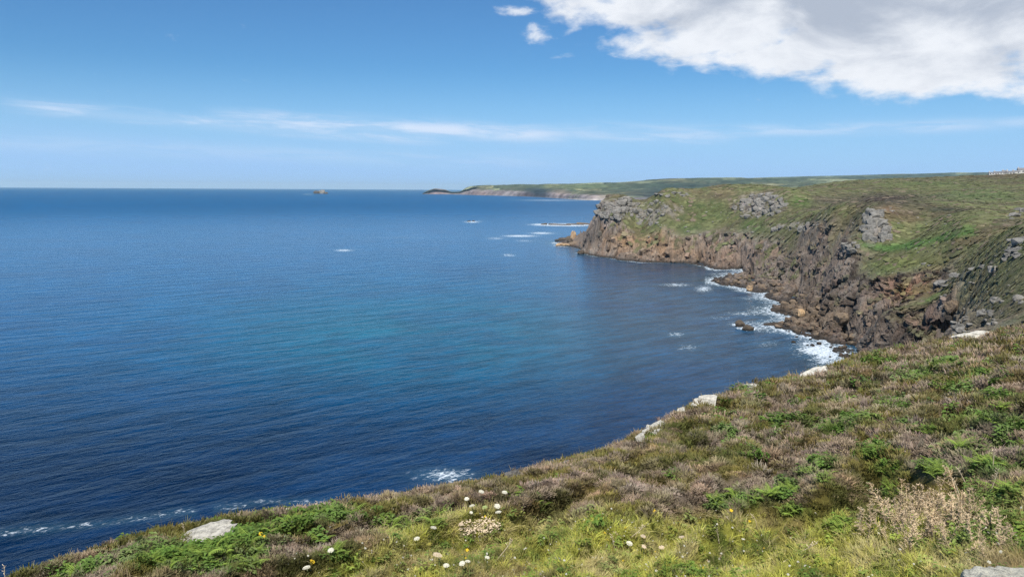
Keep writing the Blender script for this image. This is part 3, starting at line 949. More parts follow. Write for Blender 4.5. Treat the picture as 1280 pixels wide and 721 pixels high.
def loft(cols, us, rows):
    """cols: {u: [(v, d), ...]} -> parametric surface"""
    ku = sorted(cols)
    nk = len(cols[ku[0]])
    V = np.array([[q[0] for q in cols[k]] for k in ku]); Dm = np.log(np.array([[q[1] for q in cols[k]] for k in ku]))
    VV = np.stack([pchip(ku, V[:, j], us) for j in range(nk)]); DD = np.stack([pchip(ku, Dm[:, j], us) for j in range(nk)])
    tt = np.linspace(0, nk - 1, rows) if np.isscalar(rows) else rows
    out_v = np.empty((len(tt), len(us))); out_d = np.empty_like(out_v)
    kk = np.arange(nk)
    for j in range(len(us)):
        out_v[:, j] = pchip(kk, VV[:, j], tt); out_d[:, j] = pchip(kk, DD[:, j], tt)
    return out_v, np.exp(out_d)


def far_col(u, vw, vm, vs, dd=1500, dw=None):
    r = ray(np.array([u], float), np.array([vw], float))[0]
    d0 = dw or EYE / (-r[2] / math.hypot(r[0], r[1]))
    vb = vs + 3.0
    return [(vw + 1.5, d0 * 0.985), (vw, d0), (vw - (vw - vm) * 0.55, d0 * 1.012), (vm, d0 * 1.05), ((vm + vs) / 2, d0 + dd * 0.55), (vs, d0 + dd), (vb, d0 + dd * 1.3)]


M_FAR = mat_far()


def build_far(name, cols, u0, u1, nu, nr, seed, label, tint_and_shadow, amp=1.0):
    us = np.linspace(u0, u1, nu)
    v, d = loft(cols, us, nr)
    p = P(np.broadcast_to(us, v.shape), v, d)
    x, y = p[..., 0], p[..., 1]
    above = sstep(p[..., 2], 2, 60)
    tpar = np.linspace(0, 6, nr)[:, None] * np.ones((1, nu))
    rid = fbm(x / 420, y / 420, seed, 5)
    hk = np.clip(p[..., 2] / 90, 0, 1)
    p[..., 2] += rid * 22 * hk * above * amp * (1 - 0.75 * sstep(tpar, 4.2, 5.0))
    cl = (1 - sstep(tpar, 2.2, 3.2))
    wl = worley(x / 70, y / 70, seed + 3)
    p[..., 2] += (wl[2] - 0.5) * 14 * cl * hk * amp
    p[..., 2] = np.where(tpar < 0.8, -2, np.maximum(p[..., 2], np.where(tpar < 1.2, -1, 1.5)))
    U, V = proj(p)
    n1 = fbm(x / 300, y / 300, seed + 5, 4); n2 = fbm(x / 90, y / 90, seed + 6, 4)
    fields = worley(x / 210 + n1 * 0.3, y / 330, seed + 8)
    g = np.zeros(x.shape + (3,)) + np.array([0.085, 0.100, 0.050])
    g = mixc(g, (0.25, 0.26, 0.13), sstep(fields[2], 0.50, 0.58) * 0.95)
    g = mixc(g, (0.21, 0.19, 0.085), sstep(fields[2], 0.80, 0.84) * 0.9)
    g = mixc(g, (0.032, 0.048, 0.022), (fields[1] - fields[0] < 0.06) * 0.8)
    heath = sstep(n1 + 0.8 * (1 - sstep(tpar, 3.0, 4.6)), 0.1, 0.7)
    g = mixc(g, (0.085, 0.082, 0.042), heath * 0.8)
    g = mixc(g, (0.035, 0.05, 0.022), sstep(n2, 0.15, 0.6) * 0.7)
    r = mixc(np.zeros(x.shape + (3,)) + np.array([0.24, 0.20, 0.165]), (0.17, 0.13, 0.11), sstep(n2, -0.2, 0.4))
    rk = np.clip(cl * sstep(n2 + 1.3 * cl, 0.3, 1.0), 0, 1)
    c = g * (1 - rk[..., None]) + r * rk[..., None]
    for (cu, cv, su, svv, cc, k) in tint_and_shadow:
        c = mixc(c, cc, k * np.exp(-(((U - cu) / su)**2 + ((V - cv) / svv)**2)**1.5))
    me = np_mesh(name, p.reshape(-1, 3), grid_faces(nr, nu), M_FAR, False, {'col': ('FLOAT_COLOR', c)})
    o = link(bpy.data.objects.new(name, me))
    tag(o, label, kind='structure')
    return o


FC = {}
for (u, vw, vm, vs, dd) in ((528, 242.8, 242.0, 241.8, 60), (536, 242.8, 240.0, 238.0, 120), (545, 243.0, 238.0, 235.8, 180), (556, 243.0, 239.0, 237.0, 180),
                            (566, 243.2, 241.0, 239.9, 160), (574, 243.4, 240.8, 239.4, 200), (584, 243.7, 237.0, 234.0, 400), (592, 244.0, 236.0, 232.4, 600),
                            (610, 244.4, 236.5, 231.6, 900), (650, 245.5, 237.5, 230.8, 1300), (700, 248.3, 240.0, 229.8, 1800), (740, 250.5, 242.0, 229.0, 2200),
                            (780, 253.0, 244.0, 227.5, 2400), (815, 255.0, 243.5, 224.5, 2400), (850, 256.0, 243.5, 222.8, 2400), (900, 257.0, 244.0, 222.3, 2600),
                            (1000, 258.0, 245.0, 223.2, 2800), (1100, 259.0, 246.0, 223.5, 3000), (1250, 260.0, 247.0, 222.5, 3200), (1500, 262.0, 248.0, 221.0, 3400)):
    FC[u] = far_col(u, vw, vm, vs, dd, None if u <= 740 else 4400)
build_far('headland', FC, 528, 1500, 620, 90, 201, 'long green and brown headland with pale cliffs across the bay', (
    (672, 240, 17, 9, (0.022, 0.034, 0.034), 0.97), (655, 244, 14, 3, (0.10, 0.06, 0.05), 0.6), (700, 242, 12, 5, (0.34, 0.25, 0.18), 0.5),  # cloud shadow painted on the dark bluff, then rock colours
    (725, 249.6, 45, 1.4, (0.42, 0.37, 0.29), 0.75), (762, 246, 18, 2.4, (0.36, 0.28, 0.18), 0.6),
    (860, 235, 75, 9, (0.030, 0.048, 0.034), 0.85), (840, 245, 60, 7, (0.034, 0.045, 0.040), 0.8), (960, 236.5, 60, 2.2, (0.20, 0.24, 0.09), 0.9),  # cloud shadow painted on the hill slope (both dark patches), then a pale field
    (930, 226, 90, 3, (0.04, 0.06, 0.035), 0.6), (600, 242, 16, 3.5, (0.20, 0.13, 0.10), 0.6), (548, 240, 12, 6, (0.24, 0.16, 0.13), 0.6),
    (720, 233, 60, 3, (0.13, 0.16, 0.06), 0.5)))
DC = {}
for (u, vs) in ((880, 224.0), (940, 222.4), (1000, 220.8), (1060, 219.3), (1100, 218.2), (1150, 217.0), (1200, 216.0), (1240, 215.6), (1300, 215.2), (1500, 214.5)):
    DC[u] = [(245, 7200), (240, 7400), (234, 7700), (230, 8000), (226, 8500), (vs, 9500), (vs + 4, 10500)]
build_far('hills', DC, 880, 1500, 260, 50, 301, 'low blue hills on the skyline', ((1100, 222, 200, 6, (0.04, 0.07, 0.05), 0.6),), amp=0.6)


# ------------------------------------------------------------------ foreground slope
SLOPE = {
    -300: [(1100, 2.6), (1000, 3.2), (930, 4), (880, 5), (850, 6), (832, 7.2), (825, 8.5), (850, 10.5), (950, 15)],
    30: [(1050, 2.7), (930, 3.4), (850, 4.4), (790, 5.6), (752, 7), (730, 8.5), (724, 10), (752, 13), (850, 18)],
    230: [(1050, 2.7), (900, 3.6), (800, 4.9), (740, 6.3), (702, 8.2), (683, 10.2), (677, 12.3), (695, 16), (780, 23)],
    450: [(1050, 2.7), (880, 3.7), (770, 5), (710, 6.8), (672, 9.3), (648, 12.5), (641, 16), (655, 21), (730, 30)],
    640: [(1030, 2.7), (850, 3.8), (740, 5.1), (675, 7.6), (634, 11.5), (612, 16.5), (606, 22), (620, 29), (690, 42)],
    800: [(1020, 2.7), (850, 3.8), (740, 5.1), (660, 8.4), (603, 14.5), (565, 23), (553, 32), (566, 42), (640, 60)],
    890: [(1010, 2.7), (840, 3.8), (740, 5.2), (650, 9), (573, 18.5), (520, 32), (505, 42), (517, 55), (590, 80)],
    1000: [(1000, 2.7), (830, 3.8), (740, 5), (650, 8.6), (562, 20), (503, 41), (476, 58), (484, 72), (540, 100)],
    1100: [(980, 2.7), (810, 3.8), (730, 4.7), (640, 8), (542, 20), (478, 47), (446, 75), (452, 90), (490, 125)],
    1210: [(960, 2.7), (790, 3.8), (710, 4.5), (620, 7.6), (522, 20), (458, 50), (424, 88), (429, 105), (455, 140)],
    1280: [(940, 2.7), (770, 3.8), (690, 4.5), (600, 7.6), (502, 21), (443, 52), (412, 97), (416, 115), (440, 150)],
    1600: [(880, 2.7), (700, 3.8), (620, 4.6), (530, 8), (430, 22), (370, 55), (345, 105), (350, 125), (375, 165)]}
FU = np.concatenate([np.linspace(-300, -10, 40)[:-1], np.linspace(-10, 1290, 620)[:-1], np.linspace(1290, 1600, 50)])
FT = np.concatenate([np.linspace(0, 1, 40)[:-1], np.linspace(1, 5, 330)[:-1], np.linspace(5, 7, 150)[:-1], np.linspace(7, 8, 25)])
FV, FD = loft(SLOPE, FU, FT)


def hummock(x, y):
    """wind-trimmed mounds of heather, drawn out along the slope"""
    d = np.hypot(x, y)
    a = x * 0.50 + y * 0.866; b = x * 0.866 - y * 0.50
    wa = a + 0.5 * fbm(x / 2.1, y / 2.1, 401, 2); wb = b + 0.35 * fbm(x / 2.1, y / 2.1 + 9, 403, 2)
    h1 = fbm(wa / 6.0, wb / 1.55, 405, 3, 0.45)
    h2 = fbm(wa / 1.1, wb / 0.5, 407, 3)
    h3 = fbm(wa / 9.0, wb / 3.4, 409, 2)
    sc = sstep(d, 5, 14)
    h = (0.78 * (1 - np.abs(h1) * 1.7) + 0.10 * h2) * (0.30 + 0.70 * sc) + 0.28 * h3 * sstep(d, 12, 40) + 0.10 * (1 - np.abs(h2)) * (0.3 + 0.7 * sc)
    return h - 0.54 - 0.004 * d, h1, h2, h3


BASE3 = P(np.broadcast_to(FU, FV.shape), FV, FD)
_h, _h1, _h2, _h3 = hummock(BASE3[..., 0], BASE3[..., 1])
BASE3[..., 2] += _h
# seaward skirt falling to the water
_sk = []
for k, q in enumerate((1.15, 1.4, 1.75)):
    b = BASE3[-1].copy()
    b[:, :2] *= q
    b[:, 2] = b[:, 2] * (1 - (k + 1) / 3) - (k + 1) * 1.4 + fbm(b[:, 0] / 6, b[:, 1] / 6, 430 + k, 3) * 1.5
    _sk.append(b)
FG = np.concatenate([BASE3, np.stack(_sk)], 0)


def slope_at(uf, tf):
    """bilinear point on the displaced slope, for u and row parameter arrays"""
    iu = np.clip(np.interp(uf, FU, np.arange(len(FU))), 0, len(FU) - 1.001)
    it = np.clip(np.interp(tf, FT, np.arange(len(FT))), 0, len(FT) - 1.001)
    a = iu.astype(int); b = it.astype(int); fa = (iu - a)[..., None]; fb = (it - b)[..., None]
    return (BASE3[b, a] * (1 - fa) + BASE3[b, a + 1] * fa) * (1 - fb) + (BASE3[b + 1, a] * (1 - fa) + BASE3[b + 1, a + 1] * fa) * fb


def slope_hit(u, v):
    """point of the slope seen at photo position (u, v)"""
    tf = np.linspace(0, 6.2, 900)
    p = slope_at(np.full(900, float(u)), tf)
    U, V = proj(p)
    k = np.argmax(V <= v)
    if not (V <= v).any():
        k = int(np.argmin(V))
    return p[k]


def gauss(U, V, cu, cv, su, sv_, pw=1.0):
    return np.exp(-(((U - cu) / su)**2 + ((V - cv) / sv_)**2)**pw)


BRACKEN = [(80, 716, 22, 8), (115, 712, 25, 6), (200, 700, 45, 14), (250, 690, 40, 10), (300, 676, 40, 12), (330, 664, 28, 8), (365, 652, 32, 7), (420, 646, 28, 8), (260, 712, 40, 8), (310, 700, 22, 8),
           (425, 700, 14, 7), (470, 656, 18, 7), (500, 660, 16, 9), (545, 650, 16, 8), (395, 676, 12, 6), (890, 630, 12, 8), (925, 624, 34, 8), (975, 622, 18, 7),
           (1010, 530, 14, 4), (1045, 540, 24, 7), (1070, 528, 20, 7), (1030, 582, 16, 7), (1150, 472, 34, 7), (1190, 458, 22, 4), (1232, 470, 22, 5), (1200, 490, 30, 7), (1130, 510, 24, 5),
           (1240, 524, 34, 8), (1268, 532, 16, 8), (1110, 562, 16, 6), (1112, 588, 18, 8), (1180, 590, 34, 8), (1240, 588, 30, 8), (1260, 560, 24, 6), (1112, 455, 16, 3), (905, 542, 14, 4),
           (968, 530, 9, 6), (938, 566, 8, 4), (1012, 592, 12, 5), (1035, 600, 10, 5), (1090, 572, 10, 4), (962, 548, 7, 4), (1080, 484, 18, 3), (1245, 500, 18, 4), (1050, 505, 12, 3),
           (820, 508, 5, 2), (905, 520, 10, 2), (1120, 620, 22, 6), (1200, 565, 18, 5), (1265, 620, 14, 8), (1160, 540, 14, 4), (640, 622, 5, 5), (675, 630, 7, 6), (1000, 640, 18, 6), (1050, 660, 18, 8)]


def veg(p):
    """colour of the ground cover and how much of it is grass, heather, leafy"""
    x, y, z = p[..., 0], p[..., 1], p[..., 2]
    U, V = proj(p)
    d = np.hypot(x, y)
    h, h1, h2, h3 = hummock(x, y)
    a = x * 0.50 + y * 0.866; b = x * 0.866 - y * 0.50
    n1 = fbm(a / 4.6, b / 1.2, 411, 4); n2 = fbm(a / 1.0, b / 0.55, 413, 4); n3 = fbm(x / 0.35, y / 0.35, 415, 3); nb = fbm(a / 9, b / 4, 417, 3)
    gl = np.interp(U, [0, 300, 400, 480, 560, 640, 700, 760, 850, 900, 1000, 1080, 1180, 1280], [800, 745, 702, 668, 642, 640, 655, 640, 648, 642, 648, 640, 630, 608])
    grass = sstep(V + n2 * 9 + n1 * 12 - gl, -8, 12)
    leaf = np.zeros(x.shape)
    for (cu, cv, su, svv) in BRACKEN:
        leaf = np.maximum(leaf, gauss(U + n2 * su * 0.4, V + n3 * svv * 0.3, cu, cv, su * 0.85, svv * 0.85))
    leaf = np.maximum(leaf, 0.75 * sstep(fbm(a / 2.4, b / 1.2, 419, 3) + sstep(U, 1000, 1250) * sstep(V, 540, 600) * 0.20, 0.60, 0.8) * sstep(U, 560, 1000))
    grey = sstep(1.7 * h1 + 0.35 * n1 + 0.22 * n2, -0.15, 0.18)
    c = np.zeros(x.shape + (3,)) + np.array([0.135, 0.115, 0.030])
    c = mixc(c, (0.105, 0.062, 0.038), sstep(nb + 0.5 * n2, -0.1, 0.6) * 0.7)
    c = mixc(c, (0.065, 0.075, 0.020), sstep(-n1 + 0.4 * n2, 0.0, 0.55) * 0.8)
    c = mixc(c, (0.25, 0.195, 0.155), grey * lerp(0.85, 1.0, sstep(n3, -0.5, 0.5)) * 0.92)
    c = mixc(c, (0.115, 0.115, 0.028), sstep(fbm(a / 1.8, b / 0.8, 421, 3), 0.25, 0.55) * 0.6)
    c = mixc(c, (0.30, 0.21, 0.14), sstep(fbm(a / 1.2, b / 0.7, 423, 3), 0.42, 0.65) * 0.6)
    g = np.zeros(x.shape + (3,)) + np.array([0.370, 0.365, 0.070])
    g = mixc(g, (0.42, 0.36, 0.17), sstep(n2 + 0.4 * nb, -0.05, 0.55) * 0.85)
    g = mixc(g, (0.07, 0.11, 0.024), sstep(-n2 + n3 * 0.5, 0.1, 0.6) * 0.8)
    g = mixc(g, (0.20, 0.14, 0.075), sstep(n1, 0.25, 0.6) * 0.7)
    c = c * (1 - grass[..., None]) + g * grass[..., None]
    c = mixc(c, (0.095, 0.165, 0.028), leaf * (0.85 - 0.3 * grass))
    return c, grass, leaf * (1 - 0.25 * grass), grey, d, U, V, n2, n3


def mat_slope():
    m, t = new_mat('slope_ground')
    p = pos(t)
    c = attr(t, 'col').outputs['Color']
    n = t.noise(p, 9, 6, 0.75)
    n2 = t.noise(p, 45, 4, 0.7)
    k = t.m('ADD', 0.20, t.m('MULTIPLY', t.m('ADD', n, n2), 0.75))
    c = t.mix(1.0, c, t.comb(k, k, k), 'MULTIPLY')
    h = t.m('ADD', n, t.m('MULTIPLY', n2, 0.3))
    finish(t, c, 0.95, t.bump(h, 0.9, 0.12), 0.1)
    return m


def build_slope():
    c, grass, leaf, grey, d, U, V, n2, n3 = veg(FG)
    c = c * 0.9
    nb = len(_sk)
    c[-nb:] = (0.20, 0.18, 0.15)
    nr, nc = FG.shape[:2]
    me = np_mesh('ground', FG.reshape(-1, 3), grid_faces(nr, nc), mat_slope(), True, {'col': ('FLOAT_COLOR', c)})
    o = link(bpy.data.objects.new('ground', me))
    tag(o, 'uneven heathy clifftop slope falling away to the sea', kind='structure')


build_slope()


# ---- tufts of the ground cover (instanced by geometry nodes on points)
def tuft_mesh(name, mat, n, h, spread, width, bend=0.3, seed=0, leafy=False, curl=0.0):
    r = random.Random(seed)
    V = []; Fc = []; tip = []
    for i in range(n):
        an = r.uniform(0, 2 * math.pi); rr = spread * math.sqrt(r.random()) * 0.8
        bx, by = rr * math.cos(an), rr * math.sin(an)
        hh = h * r.uniform(0.55, 1.1) * (1 - 0.35 * (rr / spread)**2)
        out = bend * hh * r.uniform(0.4, 1.3); oa = an + r.uniform(-0.9, 0.9)
        px, py = -math.sin(oa + r.uniform(-1, 1)), math.cos(oa + r.uniform(-1, 1))
        if leafy:
            # a stem with a few flat leaflets
            for k in range(4):
                q = (k + 1) / 4
                cx, cy, cz = bx + out * math.cos(oa) * q, by + out * math.sin(oa) * q, hh * q
                la = r.uniform(0, 6.28); L = width * r.uniform(1.5, 3.2); w = width * 0.7
                ax, ay = math.cos(la), math.sin(la)
                b0 = len(V)
                V += [(cx, cy, cz), (cx + ax * L * .5 - ay * w, cy + ay * L * .5 + ax * w, cz + L * .18), (cx + ax * L, cy + ay * L, cz - L * .1),
                      (cx + ax * L * .5 + ay * w, cy + ay * L * .5 - ax * w, cz + L * .18)]
                Fc.append((b0, b0 + 1, b0 + 2, b0 + 3)); tip += [q * .6, q, q, q]
        else:
            w = width * r.uniform(0.6, 1.2)
            b0 = len(V)
            segs = 3 if bend > 0.35 else 2
            for k in range(segs + 1):
                q = k / segs
                ww = w * (1 - q * 0.85)
                ox = out * q * q; zz = hh * (q - curl * q * q)
                cx, cy = bx + ox * math.cos(oa), by + ox * math.sin(oa)
                V += [(cx - px * ww, cy - py * ww, zz), (cx + px * ww, cy + py * ww, zz)]
                tip += [q, q]
            for k in range(segs):
                j = b0 + 2 * k
                Fc.append((j, j + 1, j + 3, j + 2))
    me = np_mesh(name, V, Fc, mat, False, {'tip': ('FLOAT', tip)})
    return bpy.data.objects.new(name, me)


def scatter(name, label, protos, pts, rot, scl, idx, col):
    coll = bpy.data.collections.new(name + '_kinds')
    for i, o in enumerate(protos):
        o.name = f'{chr(97 + i)}_{o.name}'
        coll.objects.link(o)
    me = bpy.data.meshes.new(name)
    me.vertices.add(len(pts)); me.vertices.foreach_set('co', np.asarray(pts, np.float32).ravel())
    for an, ty, arr, f in (('rot', 'FLOAT_VECTOR', rot, 'vector'), ('scl', 'FLOAT_VECTOR', scl, 'vector'), ('idx', 'INT', idx, 'value')):
        at = me.attributes.new(an, ty, 'POINT')
        at.data.foreach_set(f, np.asarray(arr, np.int32 if ty == 'INT' else np.float32).ravel())
    at = me.attributes.new('icol', 'FLOAT_COLOR', 'POINT')
    a4 = np.ones((len(pts), 4), np.float32); a4[:, :3] = col
    at.data.foreach_set('color', a4.ravel())
    o = link(bpy.data.objects.new(name, me))
    tag(o, label, kind='stuff')
    ng = bpy.data.node_groups.new(name + '_scatter', 'GeometryNodeTree')
    ng.interface.new_socket('Geometry', in_out='INPUT', socket_type='NodeSocketGeometry')
    ng.interface.new_socket('Geometry', in_out='OUTPUT', socket_type='NodeSocketGeometry')
    N, Lk = ng.nodes, ng.links
    gi = N.new('NodeGroupInput'); go = N.new('NodeGroupOutput')
    ci = N.new('GeometryNodeCollectionInfo'); ci.inputs['Collection'].default_value = coll
    ci.inputs['Separate Children'].default_value = True; ci.inputs['Reset Children'].default_value = True
    ip = N.new('GeometryNodeInstanceOnPoints'); ip.inputs['Pick Instance'].default_value = True

    def na(nm, ty):
        q = N.new('GeometryNodeInputNamedAttribute'); q.data_type = ty; q.inputs['Name'].default_value = nm
        return q.outputs[0]
    er = N.new('FunctionNodeEulerToRotation')
    Lk.new(gi.outputs[0], ip.inputs['Points']); Lk.new(ci.outputs[0], ip.inputs['Instance'])
    Lk.new(na('idx', 'INT'), ip.inputs['Instance Index'])
    Lk.new(na('rot', 'FLOAT_VECTOR'), er.inputs[0]); Lk.new(er.outputs[0], ip.inputs['Rotation'])
    Lk.new(na('scl', 'FLOAT_VECTOR'), ip.inputs['Scale'])
    Lk.new(ip.outputs[0], go.inputs[0])
    md = o.modifiers.new('scatter', 'NODES'); md.node_group = ng
    return o


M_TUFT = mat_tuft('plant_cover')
M_TWIG = mat_tuft('heather_twigs', 0.1)


def cover():
    N = 135000
    # spread evenly over the slope as it is seen, so far plants are larger clumps
    uf = RNG.uniform(-140, 1420, N)
    tf = RNG.uniform(1.0, 7.15, N)
    tf = np.where(RNG.random(N) < 0.25, RNG.uniform(3.5, 6.6, N), tf)
    p = slope_at(uf, tf)
    c, grass, leaf, grey, d, U, V, n2, n3 = veg(p)
    jit = RNG.uniform(0.55, 1.45, (N, 1)) * RNG.uniform(0.94, 1.06, (N, 3))
    c = np.clip(c * jit, 0.004, 0.8)
    # size keeps step with the spacing
    size = np.clip(d * 0.0085, 0.035, 0.55)
    kind = np.zeros(N, int)
    rr = RNG.random(N)
    is_leaf = (rr < leaf * 0.5 + 0.05 * grass)
    is_grass = (~is_leaf) & (RNG.random(N) < grass * 0.92 + 0.04)
    # heather
    sel = ~is_leaf & ~is_grass
    protos = [tuft_mesh('heather_tuft', M_TWIG, 76, 0.50, 1.15, 0.070, 0.8, s) for s in (1, 2, 3)] + [tuft_mesh('heather_mat', M_TWIG, 84, 0.34, 1.25, 0.075, 1.0, 4)]
    k = sel.sum()
    tilt = np.stack([RNG.normal(0.05, 0.22, k), RNG.normal(0.28, 0.22, k), RNG.uniform(-0.5, 0.5, k) + RNG.integers(0, 3, k) * 2.1], -1)
    s = (size[sel] * RNG.uniform(1.0, 1.9, k))[:, None] * np.array([1, 1, 0.95]) * np.stack([np.ones(k), np.ones(k), RNG.uniform(0.55, 1.15, k)], -1)
    scatter('heather', 'low wind-trimmed heather in grey, mauve and olive mounds', protos, p[sel] - [0, 0, 0.02], tilt, s, RNG.integers(0, 4, k), c[sel])
    # grass
    sel = is_grass; k = sel.sum()
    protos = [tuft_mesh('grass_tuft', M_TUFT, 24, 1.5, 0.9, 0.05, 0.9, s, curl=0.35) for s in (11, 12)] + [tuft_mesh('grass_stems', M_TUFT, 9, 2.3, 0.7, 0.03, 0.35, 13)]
    cc = c[sel].copy()
    dry = RNG.random(k) < 0.22
    cc[dry] = cc[dry] * 0.4 + np.array([0.36, 0.30, 0.16]) * 0.6
    s = (size[sel] * RNG.uniform(0.8, 1.5, k))[:, None] * np.ones((1, 3))
    rot = np.stack([RNG.normal(0, 0.3, k), RNG.normal(0.15, 0.3, k), RNG.uniform(0, 6.28, k)], -1)
    scatter('grass', 'mixed green and straw coloured grass on the near slope', protos, p[sel] - [0, 0, 0.015], rot, s, np.where(RNG.random(k) < 0.2, 2, RNG.integers(0, 2, k)), cc)
    # leafy low plants
    sel = is_leaf; k = sel.sum()
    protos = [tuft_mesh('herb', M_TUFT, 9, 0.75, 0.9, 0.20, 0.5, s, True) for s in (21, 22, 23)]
    cl = c[sel] * 0.35 + np.array([0.085, 0.165, 0.028]) * RNG.uniform(0.55, 1.35, (k, 1)) * 0.65
    s = (size[sel] * RNG.uniform(1.0, 1.9, k))[:, None] * np.ones((1, 3))
    rot = np.stack([RNG.normal(0, 0.2, k), RNG.normal(0, 0.2, k), RNG.uniform(0, 6.28, k)], -1)
    scatter('undergrowth', 'bright green leafy plants growing among the heather', protos, p[sel], rot, s, RNG.integers(0, 3, k), cl)


cover()


def clump_me(seed):
    r = np.random.default_rng(seed)
    bm = bmesh.new(); bmesh.ops.create_icosphere(bm, subdivisions=2, radius=1.0)
    for v in bm.verts:
        k = r.uniform(0.62, 1.15)
        v.co = Vector((v.co.x * k, v.co.y * k, v.co.z * k * 0.6))
    me = bpy.data.meshes.new('bush'); bm.to_mesh(me); bm.free(); me.materials.append(M_TWIG)
    me.attributes.new('tip', 'FLOAT', 'POINT').data.foreach_set('value', [0.5 + 0.3 * v.co.z + float(r.uniform(-.3, .3)) for v in me.vertices])
    return bpy.data.objects.new('bush', me)


def scrub():
    vx, c, rk, D, U, V, land, z, nv = SCRUB
    w = ((rk < 0.45) & land & (D < 1150) & (D > 130) & (U < 1420) & (z > 2.5)).ravel()
    idx = np.flatnonzero(w)
    n = 52000
    pick = RNG.choice(idx, n, replace=True)
    p = vx.reshape(-1, 3)[pick] + np.c_[RNG.normal(0, .4, (n, 2)), np.zeros(n)]
    d = D.ravel()[pick]
    x, y = p[:, 0], p[:, 1]
    m_ = sstep(fbm(x / 18, y / 18, 631, 4), -0.25, 0.45)
    keep = RNG.random(n) < 0.25 + 0.75 * m_
    p, d, m_, pick = p[keep], d[keep], m_[keep], pick[keep]; n = len(p)
    cc = c.reshape(-1, 3)[pick] * RNG.uniform(0.72, 1.4, (n, 1)) * (1.08 - 0.2 * m_[:, None])
    hh = RNG.random(n) < 0.06
    N3 = nv.reshape(-1, 3)[pick]
    cc[hh] = np.array([0.15, 0.12, 0.085])
    s_ = np.clip(d * 0.0024, 0.3, 2.2) * RNG.uniform(0.5, 1.6, n)
    scl = np.stack([s_ * RNG.uniform(0.8, 1.5, n), s_ * RNG.uniform(0.8, 1.5, n), s_ * RNG.uniform(0.12, 0.36, n)], -1)
    scatter('scrub', 'low rough heath and gorse covering the moorland', [clump_me(k) for k in (1, 2, 3, 4)], p, np.c_[-np.arcsin(np.clip(N3[:, 1], -1, 1)), np.arctan2(N3[:, 0], N3[:, 2]), np.zeros(n)], scl, RNG.integers(0, 4, n), cc)


scrub()


def cliff_blocks():
    vx, c, rk, D, U, V, land, z, nv = SCRUB
    w = ((rk > 0.55) & land & (D < 800) & (D > 200) & (U < 1300) & (z > 0.5)).ravel()
    idx = np.flatnonzero(w)
    # picked evenly over the faces as they are seen
    n = 2200
    pick = RNG.choice(idx, n, replace=True)
    p = vx.reshape(-1, 3)[pick]; d = D.ravel()[pick]
    s_ = d * 0.0017 * (0.4 + 1.7 * RNG.random(n)**2.5)
    cc = np.clip(c.reshape(-1, 3)[pick] * RNG.uniform(0.55, 1.15, (n, 1)) * RNG.uniform(0.96, 1.04, (n, 3)), 0.01, 0.7)
    scl = np.stack([s_ * RNG.uniform(0.7, 1.3, n), s_ * RNG.uniform(0.7, 1.3, n), s_ * RNG.uniform(0.6, 1.5, n)], -1)
    m, t = new_mat('cliff_block')
    ic = attr(t, 'icol', 'INSTANCER').outputs['Color']
    pp = pos(t)
    nz = t.noise(pp, 1.6, 6, 0.7)
    k = t.m('ADD', 0.4, t.m('MULTIPLY', nz, 1.2))
    sep = t.n('ShaderNodeSeparateXYZ'); t.put(sep.inputs[0], pp)
    wet = t.ss(t.m('ADD', sep.outputs[2], t.m('MULTIPLY', nz, -3.0)), -1.2, 1.6, 0.8, 0.0)
    cx = t.mix(wet, t.mix(1.0, ic, t.comb(k, k, k), 'MULTIPLY'), (0.018, 0.016, 0.014))
    finish(t, cx, 0.9, t.bump(nz, 0.6, 0.5), 0.2)
    protos = [bpy.data.objects.new('block', rock_mesh('block', 800 + k_, m, 2, 7, 1.0, 0.04)) for k_ in range(6)]
    scatter('cliff_blocks', 'jointed granite blocks standing out of the cliff faces', protos, p - np.c_[np.zeros((n, 2)), s_ * 0.35], np.c_[RNG.normal(0, .3, (n, 2)), RNG.uniform(0, 6.28, n)], scl, RNG.integers(0, 6, n), cc)


#NEXT2

# ------------------------------------------------------------------ rocks
def rock_mesh(name, seed, mat, sub=3, planes=11, boxy=0.5, rough=0.03):
    r = np.random.default_rng(seed)
    bm = bmesh.new()
    bmesh.ops.create_icosphere(bm, subdivisions=sub, radius=1.0)
    v = np.array([x.co[:] for x in bm.verts])
    nrm = r.normal(size=(planes, 3)); nrm /= np.linalg.norm(nrm, axis=1)[:, None]
    ax = np.array([[1, 0, 0], [-1, 0, 0], [0, 1, 0], [0, -1, 0], [0, 0, 1], [0, 0, -1]], float) + r.normal(0, 0.16, (6, 3))
    ax /= np.linalg.norm(ax, axis=1)[:, None]
    pl = [(n, r.uniform(0.62, 0.88)) for n in nrm] + [(n, r.uniform(0.85 - 0.4 * boxy, 0.9 - 0.3 * boxy)) for n in ax]
    for n, c in pl:
        e = np.maximum(v @ n - c, 0)
        v -= e[:, None] * n
    v += v * (perlin(v[:, 0] * 3 + seed, v[:, 1] * 3 + v[:, 2] * 2.2, seed) * rough * 2 + perlin(v[:, 0] * 8, v[:, 1] * 8 + v[:, 2] * 7, seed + 1) * rough)[:, None]
    v /= np.abs(v).max(0)
    for x, c in zip(bm.verts, v):
        x.co = c
    me = bpy.data.meshes.new(name)
    bm.to_mesh(me); bm.free()
    me.materials.append(mat)
    for p in me.polygons:
        p.use_smooth = False
    return me


_pool = {}
cliff_blocks()


